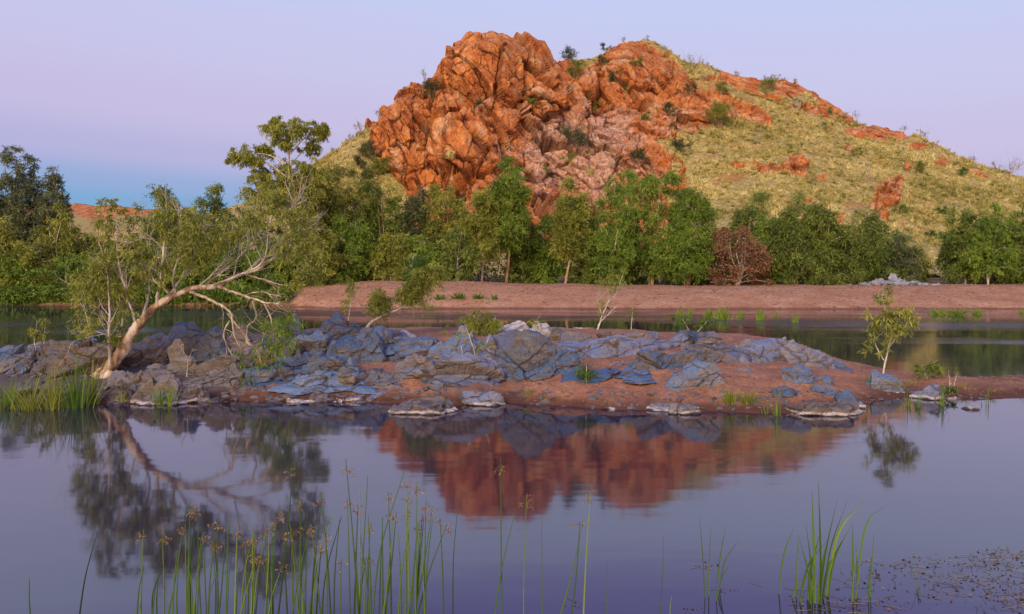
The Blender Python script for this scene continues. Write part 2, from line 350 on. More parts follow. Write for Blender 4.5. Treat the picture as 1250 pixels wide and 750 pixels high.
def m_water():
    m, n, l, b = mat_new('water'); v = pos(n)
    b.inputs['Base Color'].default_value = (.022, .017, .044, 1); b.inputs['IOR'].default_value = 2.05
    sp = n.new('ShaderNodeSeparateXYZ'); l.new(v, sp.inputs[0])
    far = mr(n, l, sp.outputs['Y'], 16, 26)
    pat = nz(n, l, scalev(n, l, v, (.05, .16, 1)), 1.0, 3)
    rp_ = mth(n, l, 'MULTIPLY', far, mr(n, l, pat, .45, .62))
    l.new(mth(n, l, 'MULTIPLY_ADD', rp_, .16, .055), b.inputs['Roughness'])
    w1 = nz(n, l, scalev(n, l, v, (.5, 1.0, 1)), 1.1, 2); w2 = nz(n, l, scalev(n, l, v, (.35, 1.3, 1)), 3.2, 3)
    b1 = bump(n, l, w1, .10, .03)
    bb = n.new('ShaderNodeBump'); bb.inputs['Distance'].default_value = .03; l.new(w2, bb.inputs['Height']); l.new(b1, bb.inputs['Normal'])
    l.new(mth(n, l, 'MULTIPLY_ADD', rp_, .6, .02), bb.inputs['Strength'])
    l.new(bb.outputs[0], b.inputs['Normal']); return m
M_HILL, M_SAND, M_GROUND, M_WATER = m_hill(), m_sand(), m_ground(), m_water()

# ------------------------------------------------------------------ the setting
def polar_grid(pxs, Ds):
    PX, D = np.meshgrid(pxs, Ds, indexing='ij'); return PX.ravel(), D.ravel()
# --- ground: one sheet from under the river to the horizon
def bank_z(x, y):
    px = 625 + F * x / np.maximum(y, 1)
    wl_ = np.interp(px, [-600, 0, 330, 362, 400, 560, 800, 1250, 1900], [52, 51, 50.7, 49.3, 47.6, 47.2, 46.9, 47.0, 46.5])
    wl_ = wl_ + .5 * vnoise(np.stack([x * .12, x * 0, x * 0], 1), 5) + .15 * vnoise(np.stack([x * .6, x * 0, x * 0], 1), 6)
    top = np.interp(px, [-600, 0, 340, 400, 470, 560, 640, 760, 1250, 1900], [.9, .9, 1.0, 1.28, 1.42, 1.40, 1.18, 1.05, 1.12, 1.1])
    wid = np.interp(px, [-600, 0, 330, 400, 1900], [2.5, 2.5, 4, 9, 10.])
    d = y - wl_
    z = np.where(d < 0, np.maximum(d * .35, -1.6), top * (1 - (1 - np.clip(d / wid, 0, 1)) ** 2.0))
    z = z + np.where(d > 0, .06 * np.clip(d / 3, 0, 1) * fbm(np.stack([x * .5, y * .5, x * 0], 1), 3, 9), 0)
    return z, d
xs = np.concatenate([[-6000, -3000, -1500, -800, -400, -220, -130, -90], np.arange(-70, 90, .4), [100, 130, 180, 260, 400, 800, 1500, 3000, 6000]])
ys = np.concatenate([[-400, -100, -30, 0, 20, 32, 38, 41], np.arange(43, 64, .3), [65, 68, 72, 80, 95, 120, 200, 400, 900, 2000, 4500, 9000]])
X, Y = np.meshgrid(xs, ys, indexing='ij'); X, Y = X.ravel(), Y.ravel()
Z, dd = bank_z(X, Y)
gr = np.clip((dd - 11.5) / 2.5, 0, 1) * np.clip(.7 + .6 * fbm(np.stack([X * .2, Y * .2, X * 0], 1), 3, 12), 0, 1)
g_px = 625 + F * X / np.maximum(Y, 1); gr = np.where(g_px < 360, np.clip((dd + .2) / .8, 0, 1) * .95, gr)
mb = MB(); mb.add(np.stack([X, Y, Z], 1), grid_quads(len(xs), len(ys))[:, ::-1])
ground = tag(mb.build('ground', M_GROUND, attrs={'grass': gr}), 'pink gravel river beach running back to the trees and plain', 'ground', kind='structure')
# --- water
mb = MB(); wx = np.linspace(-300, 300, 25); wy = np.linspace(-60, 54, 25)
X, Y = np.meshgrid(wx, wy, indexing='ij'); mb.add(np.stack([X.ravel(), Y.ravel(), 0 * X.ravel()], 1), grid_quads(25, 25)[:, ::-1])
water = tag(mb.build('water', M_WATER), 'still violet river pool reflecting the hill and sky', 'water', kind='structure')
# --- island: sand and rock bar in the river
FR = np.array([(-900, 505), (-300, 505), (0, 498), (120, 492), (240, 491), (330, 489), (400, 491), (500, 493), (560, 494), (620, 491), (700, 497), (780, 501), (880, 504),
      (960, 504), (1030, 500), (1065, 490), (1100, 485), (1160, 487), (1250, 486), (1500, 484), (2200, 484)], float)
BK = np.array([(-900, 22), (0, 22.5), (200, 24.5), (400, 27.5), (600, 27), (760, 26.5), (880, 25.5), (960, 23.5), (1030, 20.6), (1080, 19.2), (1150, 18.6), (1250, 18.4), (1500, 18.2), (2200, 17.6)], float)
TP = np.array([(-900, .3), (0, .32), (200, .4), (400, .55), (600, .62), (720, .60), (860, .58), (980, .50), (1040, .36), (1080, .30), (1150, .30), (1250, .30), (2200, .30)], float)
def island_z(px, D):
    x, y = (px - 625) / F * D, D
    q = np.stack([x, y, 0 * x], 1)
    df = (CAM_H * F) / (np.interp(px, FR[:, 0], FR[:, 1]) - HOR) + .12 * vnoise(q * 1.1, 3) + .05 * vnoise(q * 4, 4)
    db = np.interp(px, BK[:, 0], BK[:, 1]) + .3 * vnoise(q * .7, 8)
    tp = np.interp(px, TP[:, 0], TP[:, 1])
    a = D - df; c = db - D
    up = 1 - np.exp(-np.clip(a, 0, 99) / 1.5); dn = 1 - np.exp(-np.clip(c, 0, 99) / .8)
    z = tp * 1.12 * up * dn
    z = np.where(a < 0, a * .35, np.where(c < 0, c * .5, z))
    inside = (a > 0) & (c > 0)
    z = z + np.where(inside, np.clip(z, 0, .2) / .2 * (.06 * fbm(q * .9, 3, 21) + .02 * fbm(q * 3.5, 4, 22) + .006 * fbm(q * 16, 3, 23)), 0)
    return np.maximum(z, -.8)
ipx = np.concatenate([np.arange(-900, -40, 12), np.arange(-40, 1290, 2.2), np.arange(1290, 2200, 14)])
iD = np.concatenate([np.arange(13.4, 20, .05), np.arange(20, 29.5, .12)])
PX, D = polar_grid(ipx, iD); Z = island_z(PX, D)
rocky = np.interp(PX, [-900, 330, 430, 460, 1060, 1090, 2200], [1, 1, .75, 0, 0, .1, .2]) * .62
rocky = np.where((PX > 280) & (PX < 350) & (D < 18.5), .1, rocky)
rocky = np.where((PX > 540) & (PX < 640) & (D < 17), .5, rocky)
mb = MB(); mb.add(np.stack([(PX - 625) / F * D, D, Z], 1), grid_quads(len(ipx), len(iD)))
island = tag(mb.build('sand_bar', M_SAND, attrs={'rocky': rocky}), 'low bar of pink gravel and rock lying across the river', 'sand bar', kind='structure')

# --- hill
RIDGE = np.array([(-200, 318), (0, 300), (200, 272), (300, 245), (340, 225), (380, 203), (400, 190), (420, 175), (440, 163), (452, 152), (462, 147), (464, 133), (478, 124), (485, 109), (500, 103), (517, 102), (524, 88),
    (537, 68), (543, 54), (563, 47), (570, 41), (583, 34), (600, 33), (623, 38), (637, 47), (653, 55), (667, 66), (687, 78), (696, 74), (703, 70), (720, 68), (733, 62), (750, 54), (767, 50), (788, 51), (805, 59),
    (820, 68), (839, 77), (860, 81), (881, 86), (907, 94), (932, 98), (957, 98), (974, 104), (996, 115), (1017, 130), (1034, 142), (1059, 151), (1102, 161), (1127, 174), (1161, 189), (1186, 194), (1212, 204),
    (1250, 216), (1330, 238), (1450, 268), (1600, 292), (1900, 318)], float)
RD = np.array([(-200, 150), (300, 148), (440, 142), (540, 150), (600, 154), (660, 158), (720, 172), (790, 180), (900, 184), (1030, 184), (1150, 176), (1300, 170), (1900, 160)], float)
CL = np.array([(-200, 0), (430, .1), (465, 1), (660, 1), (720, .7), (800, .45), (870, .2), (960, 0), (1900, 0)], float)
BUMPS = [(600, 80, 62, 62, 7, 0), (556, 72, 34, 42, 4.5, 0), (640, 95, 26, 40, 5.5, -35), (668, 118, 30, 34, 6.0, -35), (700, 128, 22, 40, 4, -20), (490, 150, 42, 42, 5, 0), (505, 185, 32, 36, 4.5, 10), (475, 175, 22, 30, 4, 0),
    (562, 182, 34, 42, 8.0, 0), (545, 130, 24, 26, 4, 20), (575, 130, 26, 30, 4.2, 0), (605, 160, 24, 45, 4.5, -10), (606, 120, 18, 22, 4.5, 0), (590, 212, 30, 30, 5.5, 0), (520, 225, 26, 22, 3.5, -40), (530, 250, 26, 16, 5.0, -40), (640, 205, 40, 34, 2.8, -30),
    (690, 185, 36, 34, 3, -40), (735, 160, 38, 36, 3.2, -40), (770, 85, 40, 32, 5.5, 0), (745, 105, 30, 30, 3.5, -30), (800, 90, 22, 24, 4, -20), (780, 140, 40, 26, 3, -30), (840, 125, 40, 22, 3.4, -25), (900, 135, 36, 18, 2.5, -15),
    (870, 105, 26, 14, 2.2, -25), (720, 200, 30, 36, 2.8, -30), (790, 190, 34, 26, 2.5, -30), (650, 250, 24, 30, 3, 0), (930, 112, 30, 12, 2.2, -20), (985, 122, 34, 10, 2.2, -28),
    (915, 200, 26, 11, 2.0, -10), (960, 203, 16, 10, 2.0, 0), (1086, 240, 15, 16, 2.4, 0), (1074, 266, 9, 10, 1.6, 0), (1075, 160, 30, 6, 1.4, -18)]
ROCKPOLY = [(440, 120), (446, 168), (462, 190), (485, 206), (496, 235), (500, 300), (640, 300), (836, 300), (836, 212), (822, 196), (808, 184), (800, 168), (830, 166), (860, 156), (885, 148), (944, 152), (930, 136), (905, 122),
            (880, 112), (862, 104), (846, 96), (838, 84), (820, 72), (808, 66), (790, 56), (768, 53), (748, 58), (735, 66), (725, 80), (705, 92), (692, 82), (670, 60), (650, 40), (600, 10), (500, 60)]
ROCKPOLY2 = [(870, 80), (885, 104), (925, 118), (962, 130), (985, 138), (1010, 146), (1040, 151), (1045, 135), (1000, 105), (960, 85), (920, 85)]
def in_poly(x, y, poly):
    c = np.zeros(len(x), bool); n = len(poly)
    for i in range(n):
        x1, y1 = poly[i]; x2, y2 = poly[i - 1]
        m = ((y1 > y) != (y2 > y)) & (x < (x2 - x1) * (y - y1) / (y2 - y1 + 1e-9) + x1); c ^= m
    return c
hp = np.concatenate([np.arange(-200, 380, 7), np.arange(380, 440, 2.), np.arange(440, 900, 1.0), np.arange(900, 1290, 1.35), np.arange(1290, 1900, 10)])
NF, NBK = 300, 26
t = np.linspace(0, 1, NF) ** .82
ridge = np.interp(hp, RIDGE[:, 0], RIDGE[:, 1]); rd = np.interp(hp, RD[:, 0], RD[:, 1]); cl = np.interp(hp, CL[:, 0], CL[:, 1])[:, None]
foot = 87.0; py0 = HOR + (CAM_H - .9) / foot * F
PY = py0 + (ridge - py0)[:, None] * t[None, :]
gcliff = np.interp(t, [0, .25, .42, .75, 1], [0, .50, .72, .90, 1.0])[None, :]
gs = t[None, :] * (1 - cl) + gcliff * cl
Dm = foot + (rd[:, None] - foot) * gs
PXm = np.broadcast_to(hp[:, None], PY.shape)
bmp = np.zeros(PY.shape)
for cx, cy, rx, ry, a, ro in BUMPS:
    c_, s_ = math.cos(math.radians(ro)), math.sin(math.radians(ro)); dx, dy = PXm - cx, PY - cy
    u, v = (dx * c_ - dy * s_) / rx, (dx * s_ + dy * c_) / ry
    bmp = np.maximum(bmp, a * np.clip(1 - np.abs(u) ** 2.6 - np.abs(v) ** 2.6, 0, 1) ** .6)
fade = sstep(0, .06, 1 - t)[None, :]
Dm = Dm - bmp * 1.25 * (.25 + .75 * fade)
B3 = np.stack([(PXm - 625) / F * Dm, Dm, CAM_H - (PY - HOR) / F * Dm], -1)
# far side of the hill
s = np.linspace(0, 1, NBK + 1)[1:]
top3 = B3[:, -1, :]
Db = top3[:, 1][:, None] + s[None, :] * 150
Zb = top3[:, 2][:, None] * (1 - sstep(0, 1, s)[None, :]) + 1.0 * s[None, :] - .5
Bk = np.stack([(PXm[:, :1] - 625) / F * Db, Db, Zb], -1)
S = np.concatenate([B3, Bk], 1); nu, nv = S.shape[:2]
N = norm(np.cross(np.gradient(S, axis=0), np.gradient(S, axis=1)))
N = np.where((N[..., 2:3] < 0) & (np.abs(N[..., 2:3]) > np.abs(N[..., 1:2])), -N, N)
N[..., 1] = np.where(np.arange(nv)[None, :] < NF, -np.abs(N[..., 1]), N[..., 1]); N[..., 2] = np.abs(N[..., 2]); N = norm(N)
for _ in range(40):
    N[1:-1, 1:-1] = (N[1:-1, 1:-1] + N[:-2, 1:-1] + N[2:, 1:-1] + N[1:-1, :-2] + N[1:-1, 2:]); N = norm(N)
p = S.reshape(-1, 3); nn = N.reshape(-1, 3)
PYf = np.concatenate([PY, np.broadcast_to(PY[:, -1:], (nu, NBK))], 1).ravel(); PXf = np.broadcast_to(hp[:, None], (nu, nv)).ravel()
w1 = fbm(p * .12, 4, 41) * 9; w2 = fbm(p * .12 + 50, 4, 43) * 7
rock = in_poly(PXf + w1, PYf + w2, ROCKPOLY) | in_poly(PXf + w1 * .5, PYf + w2 * .4, ROCKPOLY2)
for cx, cy, rx, ry in [(905, 198, 20, 9), (935, 206, 22, 8), (967, 200, 16, 9), (1086, 240, 16, 16), (1074, 266, 10, 12), (1092, 226, 10, 8), (1075, 163, 40, 8), (880, 100, 20, 8), (1000, 212, 9, 5), (1040, 186, 7, 4), (1150, 196, 14, 4), (1105, 205, 6, 4), (1030, 262, 8, 5), (985, 240, 7, 4), (1130, 250, 7, 4), (1120, 178, 20, 4), (1072, 203, 9, 4), (1195, 212, 14, 3), (868, 186, 5, 10), (1010, 250, 8, 4)]:
    rock |= (((PXf - cx + w1 * 1.2) / rx) ** 2 + ((PYf - cy + w2 * .8) / ry) ** 2) < 1
rock = rock.astype(float)
patch = fbm(p * .22, 4, 47)
right_mix = np.interp(PXf, [700, 760, 860, 950], [0, .12, .5, .3])
rock = np.where((rock > .5) & (patch > 1.1 - right_mix * 1.5), 0, rock)
R2 = rock.reshape(nu, nv).copy()
for _ in range(2): R2[1:-1, 1:-1] = (R2[1:-1, 1:-1] * 2 + R2[:-2, 1:-1] + R2[2:, 1:-1] + R2[1:-1, :-2] + R2[1:-1, 2:]) / 6
rk = R2.ravel()
clw = np.clip(np.interp(PXf, CL[:, 0], CL[:, 1]), .30, 1)
# tilted strata: rotate the sampling frame so blocks dip to the right
ca, sa = math.cos(.6), math.sin(.6); pr = np.stack([p[:, 0] * ca + p[:, 2] * sa, p[:, 1], -p[:, 0] * sa + p[:, 2] * ca], 1)
jn = []
disp = blocks(pr, 9.0, 2.4, 101, 1.7, .35, (.85, 1, 1.5), .08, jn, .05) * clw + blocks(pr, 3.8, .95, 111, 1.7, .35, (.75, 1, 1.6), .08, jn, .06) * (.4 + .6 * clw) + blocks(pr, 1.6, .32, 121, 1.7, .4, (.8, 1, 1.6), .08, jn, .09) \
     + blocks(pr, .85, .15, 131, 1., .6, (.9, 1, 1.3)) + .06 * fbm(pr * 1.2, 4, 141)
joint = np.clip(jn[0] * .8 * clw + jn[1] * .75 + jn[2] * .45, 0, 1) * (.45 + .55 * sstep(-.5, .6, fbm(p * .35, 3, 145)))
gdisp = 1.1 * fbm(p * .09, 4, 151) + .16 * fbm(p * .8, 3, 155)
backf = np.where(np.tile(np.arange(nv) < NF + 3, nu), 1.0, .4)
tt = np.tile(np.concatenate([t, np.ones(NBK)]), nu)
lim = 1.0 - .60 * sstep(.82, .97, tt)
dsp = (rk * disp * lim + (1 - rk) * gdisp) * backf
dirn = norm(nn + rk[:, None] * np.array([0, -.4, 0]))
hv = p + dirn * dsp[:, None]
pale = np.exp(-(((PXf - 690) / 75) ** 2 + ((PYf - 190) / 60) ** 2)) * .42 + np.exp(-(((PXf - 600) / 30) ** 2 + ((PYf - 125) / 28) ** 2)) * .16 + np.exp(-(((PXf - 540) / 28) ** 2 + ((PYf - 245) / 18) ** 2)) * .3 + .12 * (PXf > 720) * (PYf > 130) + .07 * fbm(p * .09, 3, 149)
mb = MB(); mb.add(hv, grid_quads(nu, nv))
hill = tag(mb.build('hill', M_HILL, attrs={'grass': 1 - rk, 'pale': pale, 'joint': joint}, smooth=False), 'rocky orange hill with grassy right slope rising behind the trees', 'hill', kind='structure')
hv3 = hv.reshape(nu, nv, 3); rk3 = rk.reshape(nu, nv)

# --- distant range beyond the plain
dp = np.arange(-700, 900, 4.); rv = np.linspace(0, 1, 60)
rdg = np.interp(dp, [-700, -200, 60, 90, 130, 160, 190, 260, 400, 900], [300, 268, 252, 249, 251, 253, 256, 264, 290, 318]) + .5 * vnoise(np.stack([dp * .09, dp * 0, dp * 0], 1), 71)
Dd = 330 + 120 * rv[None, :] + 0 * dp[:, None]; PYd = 322 + (rdg[:, None] - 322) * np.minimum(rv * 1.25, 1)[None, :] ** .8
Zd = CAM_H - (PYd - HOR) / F * np.minimum(Dd, 426); Zd = np.where(rv[None, :] > .8, Zd * (1 - (rv[None, :] - .8) * 3), Zd)
pd = np.stack([(dp[:, None] - 625) / F * Dd, Dd, Zd], -1).reshape(-1, 3)
rkd = np.clip(1.3 * sstep(.60, .68, np.repeat(rv[None, :], len(dp), 0).ravel() + .12 * fbm(pd * .05, 4, 72)), 0, 1)
pd[:, 2] += rkd * .5 * fbm(pd * .12, 4, 73)
mb = MB(); mb.add(pd, grid_quads(len(dp), 60))
tag(mb.build('distant_hills', M_HILL, attrs={'grass': 1 - rkd * .9, 'pale': rkd * 0 - .2}), 'low distant red range with yellow grass below its rim', 'hills', kind='structure')

def bvh_of(o):
    me = o.data; n = len(me.vertices); v = np.empty(n * 3, np.float32); me.vertices.foreach_get('co', v)
    q = np.empty(len(me.loops), np.int32); me.loops.foreach_get('vertex_index', q)
    return BVHTree.FromPolygons(v.reshape(-1, 3).tolist(), q.reshape(-1, 4).tolist())
T_HILL, T_ISL, T_GRD = bvh_of(hill), bvh_of(island), bvh_of(ground)
EYE = Vector((0, 0, CAM_H))
def hit(tree, px, py):
    d = Vector(((px - 625) / F, 1, -(py - HOR) / F)).normalized(); h = tree.ray_cast(EYE, d)
    return None if h[0] is None else np.array(h[0])
def drop(tree, x, y, default=0.):
    h = tree.ray_cast(Vector((x, y, 200)), Vector((0, 0, -1))); return default if h[0] is None else h[0].z

# --- spinifex: thousands of grass hummocks over the slope
r = rs(5); mb = MB()
cand = np.argwhere((rk3[:, :NF] < .35)); uvx = hp[cand[:, 0]]; tv = t[cand[:, 1]]
ok = (uvx > 372) & (uvx < 1300) & (tv > .28); cand = cand[ok]
wgt = (hv3[cand[:, 0], cand[:, 1], 1]) ** 0 * np.gradient(hp)[cand[:, 0]]; wgt = wgt * np.clip(.75 + 1.1 * fbm(hv3[cand[:, 0], cand[:, 1]] * .18, 3, 66), .04, 2); wgt /= wgt.sum()
sel = cand[r.choice(len(cand), 12000, p=wgt, replace=False)]
c = hv3[sel[:, 0], sel[:, 1]] + r.normal(size=(len(sel), 3)) * [.15, .15, 0]
rad = r.uniform(.22, 1., len(c)) ** 1.3 * (1 + .3 * vnoise(c * .2, 3)); ct = np.clip(.46 + .34 * fbm(c * .12, 3, 8) + r.normal(size=len(c)) * .2, 0, 1)
nb = 20
for k in range(nb):
    th = r.uniform(0, 2 * np.pi, len(c)); ph = np.arccos(r.uniform(.12, 1, len(c)))
    d = np.stack([np.sin(ph) * np.cos(th), np.sin(ph) * np.sin(th), np.cos(ph)], 1)
    sd = norm(np.cross(d, norm(r.normal(size=d.shape)))) * (rad * .13)[:, None]
    tip = c + d * rad[:, None] * r.uniform(.7, 1.15, len(c))[:, None]; b0 = c - np.array([0, 0, .12]) + d * .05
    V = np.stack([b0 - sd, b0 + sd, tip], 1).reshape(-1, 3); mb.add(V, T=np.arange(len(V)).reshape(-1, 3), tint=np.repeat(np.clip(ct + r.normal(size=len(c)) * .06, 0, 1), 3))
tag(mb.build('spinifex_grass', LEAF['spinifex'], smooth=False), 'pale yellow spinifex hummocks covering the grassy slope', 'grass', kind='stuff')

# ------------------------------------------------------------------ boulders on the bar
import bmesh
_ico = {}
def ico(sub):
    if sub not in _ico:
        bm = bmesh.new(); bmesh.ops.create_icosphere(bm, subdivisions=sub, radius=1); bm.verts.ensure_lookup_table()
        _ico[sub] = (norm(np.array([v.co[:] for v in bm.verts])), np.array([[v.index for v in f.verts] for f in bm.faces])); bm.free()
    return _ico[sub]
def rock_shape(w, d, h, seed, sub=5, apex=0., slab=0., peak=0., rough=1.0, nplanes=15):
    """angular block: a sphere cut by random planes, then split and weathered"""
    r = rs(seed); D, T = ico(sub)
    n = norm(r.normal(size=(nplanes, 3))); n[:, 2] = np.abs(n[:, 2]) * .8 - .1; n = norm(n)
    dist = r.uniform(.50, 1.0, nplanes)
    n = np.vstack([n, [[0, 0, 1], [0, 0, -1], [1, 0, 0], [-1, 0, 0], [0, -1, .35], [0, 1, 0]]]); dist = np.append(dist, [1.05 - slab * .62, .6, 1, 1, .8, .9])
    if peak: # sides lean in to a summit
        k = 5; a0 = r.uniform(0, 6.28); m = np.array([[math.cos(a0 + i * 6.28 / k), math.sin(a0 + i * 6.28 / k), .9] for i in range(k)]); n = np.vstack([n, norm(m)]); dist = np.append(dist, r.uniform(.42, .62, k) + (1 - peak) * .3)
    q = np.clip(D @ norm(n).T, 0, None) / dist[None, :]
    v = D / (((q ** 60).sum(1)) ** (1 / 60.))[:, None]
    v[:, 0] += apex * np.clip(v[:, 2], -.2, 2)
    v = v * [w / 2, d / 2, h]
    s_ = min(w, d)
    sv = v + seed * 3.7
    ca, sa = math.cos(.35), math.sin(.35); sv = np.stack([sv[:, 0] * ca + sv[:, 2] * sa, sv[:, 1], -sv[:, 0] * sa + sv[:, 2] * ca], 1)
    dsp = blocks(sv, s_ * .7, s_ * .10, seed, 1.6, .35, (1.5, 1, .8), .1, None, .05) + blocks(sv, s_ * .3, s_ * .045, seed + 3, 1.7, .5, (1.4, 1, .7), .1, None, .06) + blocks(sv, s_ * .12, s_ * .014, seed + 9, 1.6, .5, (1.4, 1, .7), .1, None, .09) + s_ * .004 * fbm(sv / s_ * 12, 3, seed)
    v = v + norm(v / [w, d, h]) * (dsp * rough)[:, None]
    # fit to size above the ground
    vis = v[:, 2] > 0; x0, x1 = v[vis, 0].min(), v[vis, 0].max(); v[:, 0] = (v[:, 0] - (x0 + x1) / 2) * (w / (x1 - x0)); v[:, 2] = np.where(v[:, 2] > 0, v[:, 2] * h / v[:, 2].max(), v[:, 2] * .6)
    return v, T
def boulder(px, pyb, wpx, hpx, mat, label, seed, dr=.75, name='boulder', cat='boulder', group='rocks along the river bar', **kw):
    """px centre, pyb the row where its front foot meets the ground, width and height in frame units"""
    wpx = wpx * (1.42 if pyb < 487 else 1.12); h_ = hit(T_ISL, px, min(pyb, 503))
    if h_ is None or h_[2] < -.3 or h_[1] > 40: h_ = P(px, pyb, CAM_H * F / (pyb - HOR))
    D = h_[1]; zg = max(h_[2], 0.0)
    w = wpx / F * D; front = pyb >= 487; D = CAM_H * F / (pyb - HOR) if front else D; d = min(w * dr, 1.3 if front else 1.6); Dc = D + d * (.22 if front else .45); w = wpx / F * Dc
    top = CAM_H - ((pyb - hpx) - HOR) / F * Dc; x = (px - 625) / F * Dc
    zc = (max(drop(T_ISL, x, Dc, 0), 0.) - .04) if not front else -.05; hh = max(top - zc, .05) * (.72 if front else 1)
    sub = 6 if wpx > 48 else (5 if wpx > 16 else 4)
    v, T = rock_shape(w, d, hh, seed, sub, **kw)
    mb = MB(); mb.add(v, T=T)
    o = mb.build(name, ROCK[mat], smooth=False); o.location = (x, Dc, zc); return tag(o, label, cat, group)
